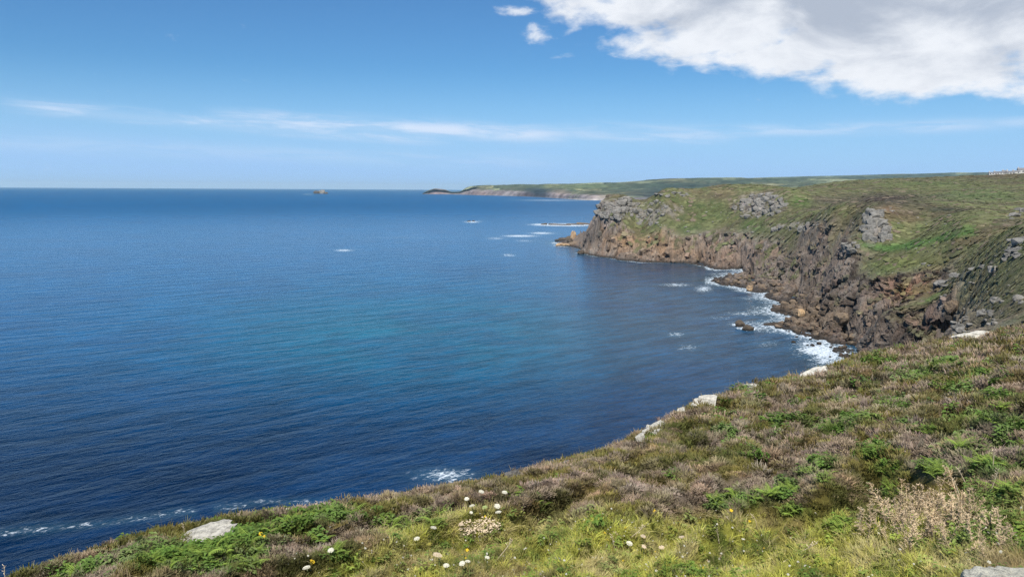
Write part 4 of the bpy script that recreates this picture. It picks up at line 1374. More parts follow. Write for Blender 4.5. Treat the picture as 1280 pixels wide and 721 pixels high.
def rock(name, loc, size, rz, mat, seed=0, sub=3, tilt=(0, 0), parent=None, boxy=0.5):
    """one stone; size = full extents in metres, loc = centre"""
    key = (mat.name, seed % 7, sub, boxy)
    if key not in _pool:
        _pool[key] = rock_mesh(name, 40 + seed % 7 * 13, mat, sub, 11, boxy, 0.06 if sub >= 4 else 0.03)
    o = bpy.data.objects.new(name, _pool[key])
    o.scale = (size[0] / 2, size[1] / 2, size[2] / 2)
    o.rotation_euler = (tilt[0], tilt[1], rz)
    if parent is not None:
        o.location = Vector(loc) - parent.location
    else:
        o.location = loc
    return link(o, parent)


def single_rock(u, v, wpx, hpx, depth, label, mat, name='boulder', cat='boulder', seed=0, rz=0.0, tilt=(0, 0), on=slope_hit, sub=4, sink=0.3, boxy=0.5, group=None):
    p = on(u, v)
    if p is None:
        print('NO SURFACE', u, v); return None
    d = math.hypot(p[0], p[1])
    w, h = wpx / F * d, hpx / F * d * 1.15 / (1 - sink)
    face = -math.atan2(p[0], p[1])
    o = rock(name, (p[0], p[1], p[2] + h * (0.5 - sink)), (w, w * depth, h), face + rz, mat, seed, sub, tilt, None, boxy)
    return tag(o, label, cat, group)


def outcrop(label, blocks, mat, on, name='rock_outcrop', cat='rock outcrop', seed=0, group=None, part='block', sub=3, boxy=0.8):
    """blocks: (u, v, width px, height px, depth ratio, tilt)"""
    r = random.Random(seed)
    pts = [(b, on(b[0], b[1])) for b in blocks]
    pts = [(b, p) for b, p in pts if p is not None]
    c = np.mean([p for _, p in pts], 0); c[2] = min(p[2] for _, p in pts)
    root = empty(name, tuple(float(q) for q in c))
    bpy.context.view_layer.update()
    tag(root, label, cat, group)
    for i, (b, p) in enumerate(pts):
        d = math.hypot(p[0], p[1])
        w, h = b[2] / F * d, b[3] / F * d
        face = -math.atan2(p[0], p[1])
        rock(part, (p[0], p[1], p[2] + h * (0.38 if on is slope_hit else 0.08)), (w, w * b[4], h * (1.4 if on is slope_hit else 1.45)), face + r.uniform(-0.35, 0.35), mat[i % len(mat)] if isinstance(mat, (list, tuple)) else mat, seed + i, sub,
             (r.uniform(-0.15, 0.15), b[5] + r.uniform(-0.12, 0.12)), root, boxy)
    return root


def strew(cu, cv, su, sv_, n, w, h, seed, slant=0.0, tilt=0.0):
    h = h * 0.8; w = w * 1.05
    r = random.Random(seed)
    out = []
    for i in range(n):
        a = r.uniform(0, 6.28); q = math.sqrt(r.random())
        du = q * math.cos(a) * su
        s = 0.4 + 1.5 * r.random()**2.2
        out.append((cu + du, cv + q * math.sin(a) * sv_ + du * slant, w * s, h * s * r.uniform(0.6, 1.1), r.uniform(0.6, 1.2), tilt))
    return out


LANDMARKS = [(250, 680, 'the pale boulder'), (640, 598, 'the grey pointed rock'), (603, 664, 'the dried flower clump'), (880, 500, 'the square split boulder'),
             (820, 540, 'the stepped pale outcrop'), (1016, 474, 'the sloping slab'), (1218, 426, 'the long whitish slab'), (1165, 640, 'the dead gorse bush'),
             (1262, 712, 'the corner boulder'), (800, 675, 'the flat pink umbels'), (925, 640, 'the pink curved stalk'), (50, 721, 'the bottom left corner'), (1280, 540, 'the right edge'),
             (936, 523, 'the tiny rounded stone'), (400, 690, 'the lower left umbels'), (1093, 285, 'the hillside crag'), (950, 256, 'the headland boulder field'),
             (775, 261, 'the shattered crag'), (812, 266, 'the pale rock ribs'), (846, 243, 'the small crest tor'), (1062, 308, 'the low rock cluster'), (1268, 310, 'the stacked ridge slabs'), (1186, 350, 'the brown landslip'),
             (1189, 388, 'the ochre perched boulder'), (1200, 410, 'the mossy block jumble'), (1243, 377, 'the humped boulder'), (1242, 338, 'the flat slope slab'),
             (888, 352, 'the second cliff point'), (955, 403, 'the tan beach boulder'), (1052, 440, 'the bright surf corner'), (975, 378, 'mid shore'), (1000, 416, 'the beach'), (930, 361, 'the rusty boulder')]


def where(u, v):
    """words that place (u, v) by the nearest landmark"""
    lu, lv, nm = min(LANDMARKS, key=lambda q: math.hypot(q[0] - u, (q[1] - v) * 1.6))
    du, dv = u - lu, v - lv
    far = math.hypot(du, dv)
    k = 'just ' if far < 14 else ''
    if abs(du) > 2.2 * abs(dv):
        return f"{k}{'right' if du > 0 else 'left'} of {nm}"
    if abs(dv) > 2.2 * abs(du):
        return f"{k}{'below' if dv > 0 else 'above'} {nm}"
    return f"{k}{'below' if dv > 0 else 'above'} and {'right' if du > 0 else 'left'} of {nm}"


DUP = []


def size_word(s, a, b):
    return 'small' if s < a else ('large' if s > b else 'middling')


# near slope
single_rock(249, 682, 94, 11, 0.6, 'long pale weathered boulder on the seaward edge at the left', M_PALE, seed=1, rz=0.1, tilt=(0.05, -0.34), sink=0.35, boxy=0.2)
single_rock(640, 601, 25, 13, 0.8, 'small grey pointed rock on the edge above the foam patch', M_GRANITE, seed=2, rz=0.5, tilt=(0.1, 0.2), sink=0.3, boxy=0.1)
single_rock(528, 627, 28, 9, 0.8, 'low flat grey rock on the edge left of the pointed rock', M_GRANITE, seed=3, tilt=(0, -0.2), sink=0.4)
outcrop('broken pale outcrop of angular blocks stepping down the slope edge', [(801, 552, 14, 10, 0.8, -0.4), (808, 548, 15, 13, 0.8, -0.3), (816, 544, 16, 14, 0.9, -0.3), (824, 539, 20, 11, 0.8, -0.35),
        (834, 533, 22, 10, 0.7, -0.4), (845, 526, 18, 10, 0.7, -0.35), (813, 551, 11, 11, 0.8, 0.1), (822, 547, 10, 10, 0.8, 0.2), (851, 522, 10, 13, 0.7, 0)], M_PALE, slope_hit, seed=5)
outcrop('big square pale boulder with a split left face on the slope edge', [(885, 507, 25, 13, 0.8, 0.05), (873, 509, 14, 14, 0.9, 0.15), (867, 513, 10, 10, 0.8, 0.3)], M_PALE, slope_hit, name='split_boulder', cat='boulder', seed=12)
single_rock(905, 519, 12, 7, 0.8, 'small pale stone in heather right of the square boulder', M_PALE, name='stone', cat='stone', seed=3, tilt=(0, -0.5))
single_rock(936, 524, 9, 5, 0.8, 'tiny pale rounded stone lying in the heather', M_PALE, name='stone', cat='stone', seed=5, boxy=0.1)
single_rock(938, 488, 22, 7, 0.7, 'low pale slab on the skyline of the near slope', M_PALE, name='slab', cat='rock slab', seed=4, tilt=(0, -0.2))
single_rock(1016, 477, 40, 13, 0.6, 'bright pale sloping slab above the surf at the slope edge', M_PALE, name='slab', cat='rock slab', seed=5, tilt=(0.1, -0.42), sink=0.3, boxy=0.2)
single_rock(1216, 426, 46, 9, 0.5, 'long whitish slab at the top of the near slope on the right', M_PALE, name='slab', cat='rock slab', seed=6, tilt=(0.1, -0.12), sink=0.3, boxy=0.2)
single_rock(1266, 760, 104, 38, 0.8, 'lichen covered boulder in the bottom right corner', M_CORNER, seed=0, rz=0.3, tilt=(0.05, -0.1), sink=0.35, sub=5, boxy=0.0)
single_rock(706, 569, 14, 6, 0.7, 'small rock on the edge below the middle of the bay', M_GRANITE, name='stone', cat='stone', seed=2, tilt=(0, -0.3))

# across the gully and along the ridge
outcrop('stacked grey slabs at the right edge of the ridge', strew(1268, 310, 12, 13, 16, 12, 4.5, 31, -0.55, -0.2), M_GREY, coast_at, seed=31)
outcrop('uppermost grey rock pile on the ridge at the right edge', strew(1268, 269, 15, 7, 14, 9, 6, 32, -0.4, -0.2), M_GREY, coast_at, seed=32)
outcrop('long line of grey ridge rocks below the slab stack', strew(1232, 329, 22, 5, 16, 7, 3.2, 33, -0.5, -0.25), M_GREY, coast_at, seed=33)
outcrop('grey rocks at the top of the brown landslip', strew(1186, 350, 18, 6, 14, 7, 3.2, 34, -0.3, -0.2), M_GREY, coast_at, seed=34)
outcrop('jumble of mossy grey blocks beside the dark gully cliff', strew(1200, 408, 16, 16, 34, 6, 4, 35, 0.0, 0.0), [M_GREY, M_GRANITE], coast_at, seed=35)
outcrop('rounded grey rocks on the slope above the whitish slab', strew(1232, 390, 12, 5, 7, 6, 3.5, 36), M_GREY, coast_at, seed=36)
single_rock(1189, 388, 14, 11, 0.8, 'ochre boulder perched at the head of the dark gully', M_BROWN, seed=2, on=coast_at)
single_rock(1242, 338, 15, 6, 0.8, 'pale flat slab lying on the slope under the ridge rocks', M_GRANITE, name='slab', cat='rock slab', seed=1, on=coast_at)
single_rock(1243, 377, 12, 6, 0.8, 'grey humped boulder on the green slope near the right edge', M_GRANITE, seed=4, on=coast_at)
single_rock(1272, 374, 12, 6, 0.8, 'pale stone on the green slope at the right edge', M_GRANITE, name='stone', cat='stone', seed=3, on=coast_at)
outcrop('tall grey crag standing on the middle of the hillside', strew(1093, 284, 17, 19, 60, 7, 6, 41, 0.15, 0), [M_GRANITE, M_GREY], coast_at, name='crag', cat='crag', seed=41)
outcrop('low rock cluster left of and below the hillside crag', strew(1063, 309, 10, 7, 16, 7, 6, 42), [M_GREY, M_GRANITE], coast_at, seed=42)
outcrop('broad grey boulder field near the top of the headland', strew(950, 257, 34, 15, 130, 5.0, 3.6, 43, -0.1), [M_GRANITE, M_GREY], coast_at, name='crag', cat='crag', seed=43, sub=2)
outcrop('grey shattered crag on the left brow of the headland', strew(772, 261, 28, 13, 90, 5.0, 5.0, 44, -0.1), [M_GREY, M_GRANITE], coast_at, name='crag', cat='crag', seed=44, sub=2)
outcrop('pale rock ribs beside the shattered crag', strew(815, 266, 20, 14, 56, 4.4, 4.2, 45, -0.2), [M_GRANITE, M_GREY], coast_at, name='crag', cat='crag', seed=45, sub=2)
outcrop('small tor on the crest of the headland', strew(846, 243, 26, 3, 20, 4.5, 3, 46), M_GREY, coast_at, name='crag', cat='crag', seed=46, sub=2)
outcrop('scattered rocks along the lip of the dark gully line', strew(1000, 283, 34, 5, 26, 4.5, 3.5, 47, -0.1), M_GREY, coast_at, seed=47, sub=2)
outcrop('pale rocks on the path crest above the hillside crag', strew(1112, 262, 18, 2.5, 12, 4, 2.2, 48), M_GRANITE, coast_at, seed=48, sub=2)
outcrop('grey rock ribs below the right end of the gully', strew(1160, 330, 10, 2, 4, 4, 2, 49), M_GREY, coast_at, seed=49, sub=2)


def stones(zone, n, smin, smax, mat, label, group, seed, sub=2, name='stone', cat='stone', flt=None, sink=0.25):
    r = random.Random(seed)
    made = 0; tries = 0
    while made < n and tries < n * 30:
        tries += 1
        u = r.uniform(zone[0], zone[2]); v = r.uniform(zone[1], zone[3])
        if flt and not flt(u, v):
            continue
        p = coast_at(u, v)
        if p is None or p[2] < 0.3:
            continue
        s = smin + (smax - smin) * r.random()**2
        h = s * r.uniform(0.4, 0.7)
        o = rock(name, (p[0], p[1], p[2] + h * (0.5 - sink)), (s, s * r.uniform(0.6, 1.0), h), r.uniform(0, 6), mat, r.randrange(7), sub, (r.uniform(-.2, .2), r.uniform(-.2, .2)))
        DUP.append((o, u)); tag(o, f'{size_word(s, smin + .15 * (smax - smin), smin + .5 * (smax - smin))} {label} {where(u, v)}', cat, group)
        made += 1


stones((800, 246, 985, 300), 70, 0.9, 3.0, M_GRANITE, 'grey turf stone', 'stones scattered over the headland turf', 61)
stones((1010, 258, 1200, 318), 60, 0.5, 1.7, M_GRANITE, 'pale hillside stone', 'pale stones scattered round the hillside crag', 62,
       flt=lambda u, v: v > 262 + abs(u - 1110) * 0.05)
stones((1165, 335, 1280, 405), 36, 0.4, 1.5, M_GRANITE, 'grey slope stone', 'stones scattered on the slope below the ridge', 63, sink=0.4,
       flt=lambda u, v: v > 300 + (1280 - u) * 0.45)
# shore boulders
r_ = random.Random(70)
SHORE = [(888, 352), (905, 357), (930, 360), (952, 366), (972, 376), (978, 380), (966, 386), (967, 391), (985, 395), (994, 401), (975, 406), (967, 409),
         (985, 414), (1000, 418), (1012, 421), (1030, 426), (1042, 434), (1052, 446)]
for i in range(120):
    k = r_.randrange(len(SHORE) - 1); q = r_.random()
    u = SHORE[k][0] * (1 - q) + SHORE[k + 1][0] * q; v = SHORE[k][1] * (1 - q) + SHORE[k + 1][1] * q
    if k >= 13 and r_.random() < 0.5:
        u += r_.uniform(-38, 4); v += r_.uniform(-6, 10) * 0.6
        p = PZ(u, v); big = r_.uniform(0.9, 2.4); m_ = M_DARK
        if inside(np.array([p[0]]), np.array([p[1]]), COAST + [(3500, 30), (3500, 2300)])[0]:
            continue
        lab, grp = 'dark surf boulder', 'dark boulders in the surf'
        z = big * 0.05
    else:
        p = PZ(u, v); inl = r_.uniform(0, 16)
        p = p + np.array([inl, r_.uniform(-2, 4), 0]); z = max(coast_z(p[0], p[1]), 0); big = r_.uniform(1.2, 4.2) * (1 if k > 5 else 1.2)
        if z > 9: continue
        m_ = M_BROWN; lab, grp = 'brown shore boulder', 'brown boulders along the shore'
    o = rock('boulder', (p[0], p[1], z + big * 0.12), (big, big * r_.uniform(0.7, 1), big * r_.uniform(0.5, 0.75)), r_.uniform(0, 6), m_, i, 3, (r_.uniform(-.3, .3), r_.uniform(-.3, .3)))
    DUP.append((o, u)); tag(o, f'{size_word(big, 1.6, 2.8)} {lab} {where(u, v)}', 'boulder', grp)
for (u, v, w, h, lab, m_) in ((955, 403, 14, 6, 'large tan boulder on the beach at the water in mid cove', M_BROWN), (1002, 392, 9, 7, 'angular tan block on the upper beach', M_ORANGE),
                              (965, 408, 30, 6, 'low brown rock ledge running into the cove', M_BROWN), (935, 362, 8, 6, 'rusty boulder on the shore under the second cliff', M_ORANGE),
                              (1050, 401, 18, 11, 'smooth grey rock dome below the sea cave', M_BROWN)):
    single_rock(u, v, w, h, 0.9, lab, m_, seed=int(u), on=coast_at if coast_at(u, v) is not None else (lambda a, b: PZ(a, b)))


def water_at(u, v):
    return PZ(u, v, 0.0)


single_rock(925, 408, 13, 7, 0.8, 'left of two dark rocks awash in the cove', M_DARK, name='sea_rock', cat='sea rock', seed=1, on=water_at, sink=0.35, boxy=0.1)
single_rock(935.5, 412.5, 15, 6, 0.8, 'right and longer of two dark rocks awash in the cove', M_DARK, name='sea_rock', cat='sea rock', seed=3, on=water_at, sink=0.35, boxy=0.1)
single_rock(726, 317.5, 9, 4, 0.9, 'small black rock in the water off the headland foot', M_DARK, name='sea_rock', cat='sea rock', seed=4, on=water_at, sink=0.3)
outcrop('tan pinnacle islet with a pale peak off the headland tip', [(705, 307, 20, 4, 1.0, 0), (716, 307, 18, 6, 1.0, 0), (720, 306, 12, 9, 0.9, 0.35), (716, 304, 8, 20, 1.0, 0.12), (714, 306, 10, 11, 1, -0.2), (726, 307, 10, 5, 1, 0), (698, 307.5, 8, 2.5, 1, 0)],
        [M_ORANGE, M_BROWN, M_ORANGE, M_ORANGE, M_DARK, M_DARK], water_at, name='islet', cat='islet', seed=81, sub=4, boxy=0.3)
outcrop('dark low ledges reaching out behind the tan islet', [(704, 300, 14, 4, 1.0, 0), (714, 299, 14, 5, 1.0, 0), (725, 298.5, 14, 6, 1.0, 0), (733, 306, 12, 7, 1, 0), (698, 301, 9, 2.5, 1, 0)],
        M_DARK, water_at, name='rock_ledge', cat='rock ledge', seed=84, sub=3, boxy=0.3)
outcrop('thin brown reef breaking the sea left of the headland', [(700, 281.2, 30, 1.6, 0.3, 0), (718, 281, 24, 2.2, 0.3, 0), (730, 280.6, 20, 2.4, 0.3, 0), (680, 280.8, 8, 2.0, 0.5, 0)], M_BROWN, water_at, name='reef', cat='reef', seed=90, sub=3)
outcrop('tiny black reef with a fleck of foam far out in the bay', [(586, 277, 5, 1.6, 0.5, 0), (592, 276.6, 4, 1.8, 0.5, 0)], M_DARK, water_at, name='reef', cat='reef', seed=93, sub=2)
outcrop('twin peaked rock island close to the horizon', [(396, 242.2, 8, 4.5, 0.8, 0), (402, 242.2, 9, 6.0, 0.8, 0), (407, 242.4, 6, 2.5, 0.8, 0)], [M_DARK, M_GRANITE, M_DARK], water_at, name='island', cat='island', seed=95, sub=3, boxy=0.1, part='peak')


# ------------------------------------------------------------------ houses on the skyline
M_WALL = mat_plain('white_render', (0.50, 0.49, 0.46), 0.8, 0.12, 1.0)
M_ROOF = mat_plain('slate_roof', (0.16, 0.16, 0.17), 0.7, 0.3, 1.5)
M_GLASS = mat_plain('dark_window', (0.03, 0.035, 0.04), 0.15, 0.05, 1.0, 0.0)


def box_me(name, x0, x1, y0, y1, z0, z1, mat):
    v = [(x0, y0, z0), (x1, y0, z0), (x1, y1, z0), (x0, y1, z0), (x0, y0, z1), (x1, y0, z1), (x1, y1, z1), (x0, y1, z1)]
    return np_mesh(name, v, [(0, 3, 2, 1), (4, 5, 6, 7), (0, 1, 5, 4), (1, 2, 6, 5), (2, 3, 7, 6), (3, 0, 4, 7)], mat, False)


def house(loc, rz, w, dp, h, rh, nwin, label, name='cottage', cat='house', chim=1):
    root = empty(name, loc, rz); tag(root, label, cat, 'houses on the right skyline')
    link(bpy.data.objects.new('wall', box_me('wall', -w / 2, w / 2, -dp / 2, dp / 2, -1.5, h, M_WALL)), root)
    a, b, e = w / 2 + 0.3, dp / 2 + 0.35, h + 0.02
    v = [(-a, -b, e), (a, -b, e), (a, b, e), (-a, b, e), (-a, 0, e + rh), (a, 0, e + rh)]
    me = bpy.data.meshes.new('roof'); me.from_pydata(v, [], [(0, 1, 5, 4), (2, 3, 4, 5), (1, 2, 5), (3, 0, 4), (0, 3, 2, 1)]); me.materials.append(M_ROOF)
    rf = link(bpy.data.objects.new('roof', me), root)
    for k in range(chim):
        x = -w / 2 + 0.8 + k * (w - 1.6)
        link(bpy.data.objects.new('chimney', box_me('chimney', x - 0.5, x + 0.5, -0.4, 0.4, h + rh * 0.6, h + rh + 1.2, M_WALL)), rf)
    for k in range(nwin):
        x = -w / 2 + w * (k + 0.5) / nwin
        link(bpy.data.objects.new('window', box_me('window', x - 0.6, x + 0.6, -dp / 2 - 0.05, -dp / 2 + 0.02, h * 0.35, h * 0.75, M_GLASS)), root)
    return root


for (u, d, w, dp, h, rh, nw, lab, ch) in (
        (1241, 1110, 9, 6, 2.2, 1.2, 3, 'leftmost low white cottage on the right skyline', 1),
        (1249, 1115, 12, 7, 2.6, 1.4, 4, 'long white cottage second from the left on the skyline', 1),
        (1256, 1120, 6, 5, 3.2, 1.8, 2, 'small dark roofed house with tall chimney on the skyline', 2),
        (1263, 1115, 9, 6, 2.6, 1.6, 3, 'white house in the middle of the skyline row', 1),
        (1270, 1120, 8, 6, 2.8, 1.4, 2, 'white house just left of the tallest skyline house', 1),
        (1278, 1125, 11, 8, 4.6, 2.4, 3, 'tallest white house at the right end of the skyline', 2)):
    p = P(u, 217, d)
    z = coast_z(p[0], p[1])
    house((p[0], p[1], z), -math.atan2(p[0], p[1]) + 0.15, w, dp, h, rh, nw, lab, chim=ch)

# ------------------------------------------------------------------ plants one can tell apart
M_FERN = mat_plain('bracken_green', (0.24, 0.34, 0.06), 0.7, 0.45, 4.0, 0.1, 0.3)
M_STEM = mat_plain('plant_stem', (0.16, 0.20, 0.06), 0.8, 0.3, 9.0, 0.1, 0.1)
M_WHITE = mat_plain('white_petals', (0.74, 0.72, 0.60), 0.8, 0.2, 30.0, 0.1, 0.2)
M_CREAM = mat_plain('dry_seed_heads', (0.60, 0.49, 0.36), 0.9, 0.35, 30.0, 0.1, 0.15)
M_YEL = mat_plain('yellow_petals', (0.75, 0.52, 0.03), 0.7, 0.2, 30.0, 0.1, 0.2)
M_DEAD = mat_plain('dead_gorse', (0.55, 0.43, 0.28), 0.9, 0.5, 12.0, 0.1, 0.1)
M_STRAW = mat_plain('dry_stalk', (0.55, 0.46, 0.33), 0.9, 0.3, 12.0, 0.1, 0.05)


def frond_geo(r, L=1.0, pairs=12, lift=1.1, az=0.0):
    """triangular bracken frond: arching midrib with toothed leaflets"""
    V = []; Fc = []
    ca, sa = math.cos(az), math.sin(az)

    def add(x, y, z):
        V.append((x * ca - y * sa, x * sa + y * ca, z)); return len(V) - 1

    def mid(q):
        ang = lift * (1 - 0.85 * q)
        return L * q * math.cos(lift * (1 - 0.55 * q)), L * q * math.sin(lift * (1 - 0.55 * q))
    w = 0.007 * L
    prev = None
    for k in range(7):
        q = k / 6; x, z = mid(q); ww = w * (1 - 0.7 * q)
        a, b = add(x, -ww, z), add(x, ww, z)
        if prev:
            Fc.append((prev[0], prev[1], b, a))
        prev = (a, b)
    for i in range(pairs):
        q = 0.26 + 0.72 * i / (pairs - 1)
        x, z = mid(q)
        pl = L * 0.36 * (1 - (q - 0.26) / 0.80)**0.85 * r.uniform(0.88, 1.08)
        for sd in (-1, 1):
            pw = L * 0.026 * (0.5 + pl / (L * 0.36))
            n = 4
            dx_, dz_ = 0.30, r.uniform(-0.25, 0.05)
            pa = None
            for k in range(n + 1):
                g = k / n
                cx, cy, cz = x + dx_ * pl * g, sd * pl * g, z + dz_ * pl * g * g + 0.03 * L * math.sin(g * 3)
                ww = pw * (1 - 0.8 * g) * (1.25 if k % 2 else 0.8)
                a, b = add(cx - ww, cy, cz), add(cx + ww, cy, cz)
                if pa:
                    Fc.append((pa[0], pa[1], b, a))
                pa = (a, b)
    return V, Fc


fronds = []
for s in range(4):
    V, Fc = frond_geo(random.Random(500 + s), 1.0, 12, 1.15 + 0.1 * s)
    fronds.append(np_mesh('frond', V, Fc, M_FERN, False))


def plant_me(seed, n=6):
    r = random.Random(seed); V = []; Fc = []
    for i in range(n):
        a = 6.28 * i / n + r.uniform(-.4, .4)
        v, f = frond_geo(r, r.uniform(0.75, 1.1), 9, r.uniform(0.75, 1.35), a)
        b = len(V); V += v; Fc += [tuple(q + b for q in g) for g in f]
    return np_mesh('bracken', V, Fc, M_FERN, False)


plants = [plant_me(520 + s) for s in range(4)]
r_ = random.Random(99)
LB = [(140, 'at the far left end of the near slope'), (430, 'near the pale boulder on the left edge'), (700, 'among the wild carrot at lower centre'),
      (1000, 'in the mid part of the near slope'), (1400, 'in the heather of the right hand slope')]
count = 0
for (cu, cv, su, svv) in BRACKEN:
    area = su * svv
    n = max(2, min(10, int(area / 55) + 2))
    for i in range(n):
        if count >= 296: break
        a = r_.uniform(0, 6.28); q = math.sqrt(r_.random())
        u, v = cu + su * q * math.cos(a) * 0.95, cv + svv * q * math.sin(a)
        if v > 760 or u > 1330: continue
        p = slope_hit(u, v)
        d = math.hypot(p[0], p[1])
        if abs(proj(p)[1] - v) > 14: continue
        H = r_.uniform(0.13, 0.25) * min(1.35, 0.8 + d / 60)
        near = d < 12.5
        plc = next(t_ for m_, t_ in LB if u < m_)
        size_w = 'tall' if H > 0.36 else 'low'
        lab = f'{size_word(H, 0.17, 0.23)} green bracken {where(u, v)}'
        if near:
            root = empty('bracken', (float(p[0]), float(p[1]), float(p[2]) - 0.02), r_.uniform(0, 6.28))
            nf = 5
            for k in range(nf):
                f = bpy.data.objects.new('frond', fronds[(count + k) % 4])
                f.rotation_euler = (r_.uniform(-.15, .15), r_.uniform(-.3, .25), 6.28 * k / nf + r_.uniform(-.4, .4))
                f.scale = (H * r_.uniform(.8, 1.25),) * 3
                link(f, root)
        else:
            root = bpy.data.objects.new('bracken', plants[count % 4])
            root.location = (p[0], p[1], p[2] - 0.03); root.rotation_euler = (r_.uniform(-.2, .2), r_.uniform(-.2, .2), r_.uniform(0, 6.28))
            root.scale = (H * r_.uniform(0.9, 1.2),) * 3
            link(root)
        DUP.append((root, u)); tag(root, lab, 'bracken', f'bracken plants {plc}')
        count += 1


def tube(pts, r0, r1, seg=5):
    V = []; Fc = []
    n = len(pts)
    for i, p in enumerate(pts):
        p = Vector(p); q = Vector(pts[min(i + 1, n - 1)]) - Vector(pts[max(i - 1, 0)])
        q.normalize(); a = q.orthogonal().normalized(); b = q.cross(a)
        rr = r0 + (r1 - r0) * i / (n - 1)
        for k in range(seg):
            an = 2 * math.pi * k / seg
            V.append(tuple(p + (a * math.cos(an) + b * math.sin(an)) * rr))
    for i in range(n - 1):
        for k in range(seg):
            Fc.append((i * seg + k, i * seg + (k + 1) % seg, (i + 1) * seg + (k + 1) % seg, (i + 1) * seg + k))
    return V, Fc


def umbel_geo(R, dome, n, fl, seed):
    """domed head of many tiny florets"""
    r = random.Random(seed); V = []; Fc = []
    for i in range(n):
        q = math.sqrt((i + 0.5) / n); a = i * 2.39996 + r.uniform(-.15, .15)
        x, y = R * q * math.cos(a), R * q * math.sin(a); z = dome * (1 - q * q) + r.uniform(-1, 1) * fl * 0.4
        b = len(V); V.append((x, y, z + fl * 0.35))
        for k in range(5):
            an = 1.2566 * k + a
            V.append((x + fl * math.cos(an), y + fl * math.sin(an), z))
        for k in range(5):
            Fc.append((b, b + 1 + k, b + 1 + (k + 1) % 5))
    for i in range(10):     # rays under the head
        a = i * 0.6283; b = len(V)
        V += [(0, 0, -R * 0.75), (R * .8 * math.cos(a), R * .8 * math.sin(a), -0.002), (R * .8 * math.cos(a + .12), R * .8 * math.sin(a + .12), -0.002)]
        Fc.append((b, b + 1, b + 2))
    return V, Fc


def tri_mesh(name, V, Fc, mat):
    me = bpy.data.meshes.new(name); me.from_pydata([tuple(map(float, v)) for v in V], [], Fc); me.materials.append(mat); me.update()
    return me


CARROT = [(601.7, 613.6, 8, 0, 'topmost white umbel of the wild carrot group above the pale clump'), (583.4, 622.5, 7, 0, 'white umbel at the upper left of the wild carrot group'),
          (590, 631, 8, 1, 'cream umbel below the upper left one of the group'), (630.8, 614.3, 8, 0, 'white umbel at the upper right of the wild carrot group'),
          (621.6, 631.5, 9, 0, 'large umbel second lowest on the right of the group'), (623, 639, 9, 0, 'brightest white umbel lowest on the right of the group'),
          (606, 633, 8, 2, 'greenish unripe umbel in the middle of the group'), (589, 639.7, 5, 1, 'smallest cream umbel low on the left of the group'),
          (541.9, 658.3, 9, 0, 'bright white umbel alone left of the pale clump'), (521, 672, 8.5, 0, 'flat white umbel leaning low at lower centre left'),
          (576.5, 654, 7, 3, 'brown fading umbel just left of the pale clump'), (547, 692, 14, 3, 'wide pale faded umbel low in the grass'),
          (557.7, 705.6, 9, 0, 'white umbel near the bottom edge under the faded one'), (577.6, 703, 9, 1, 'left umbel of a touching pair near the bottom edge'),
          (584.5, 700.5, 8, 1, 'right umbel of a touching pair near the bottom edge'), (609, 695.6, 7, 0, 'small white umbel right of the touching pair'),
          (413.5, 686.6, 9, 0, 'bright white umbel against the heather at lower left'), (383, 708, 11, 0, 'largest white umbel at the bottom left'),
          (804, 669, 8, 3, 'flat pale pink umbel in the dry grass right of centre'), (786.8, 678, 9, 0, 'white umbel leaning on a straw stalk right of centre'),
          (852, 670, 8, 3, 'flat pale umbel farthest right in the dry grass'), (827, 683, 8, 3, 'faded umbel between the two flat pale ones'),
          (805, 682, 7, 3, 'dull brownish umbel below the pale pink one'), (929, 673, 5, 0, 'tiny white flower head in the dry grass near the gorse')]
M_GRN = mat_plain('green_umbel', (0.34, 0.42, 0.16), 0.8, 0.2, 30.0, 0.1, 0.2)
for i, (u, v, wpx, kd, lab) in enumerate(CARROT):
    b = slope_hit(u + (i % 3 - 1) * 1.5, v + 19)
    d = math.hypot(b[0], b[1])
    top = P(u, v, d - 0.02)
    h = float(top[2] - b[2]); R = wpx / F * d / 2.25
    off = (float(top[0] - b[0]), float(top[1] - b[1]))
    root = empty('wild_carrot', tuple(map(float, b)))
    tag(root, lab, 'wild carrot', 'wild carrots in flower on the near slope')
    pts = [(0, 0, -0.04), (off[0] * .2 + .01, off[1] * .2, h * .4), (off[0] * .6, off[1] * .6 + .01, h * .75), (off[0], off[1], h - R * .5)]
    V, Fc = tube(pts, 0.0055, 0.0035)
    link(bpy.data.objects.new('stem', np_mesh('stem', V, Fc, M_STEM)), root)
    V, Fc = umbel_geo(R, R * (0.28 if kd < 3 else 0.12), 70, R * 0.135, i)
    hd = bpy.data.objects.new('flower_head', tri_mesh('flower_head', V, Fc, (M_WHITE, M_WHITE, M_GRN, M_CREAM)[kd]))
    hd.location = (off[0], off[1], h - R * .2); hd.rotation_euler = (0.22 + 0.25 * math.sin(i * 2.1), 0.25 * math.cos(i * 1.7), 0)
    link(hd, root)
    V, Fc = frond_geo(random.Random(i), R * 3.2, 6, 0.9, i * 1.3)
    lf = link(bpy.data.objects.new('leaf', np_mesh('leaf', V, Fc, M_STEM, False)), root)
    lf.location = (0, 0, h * .12)

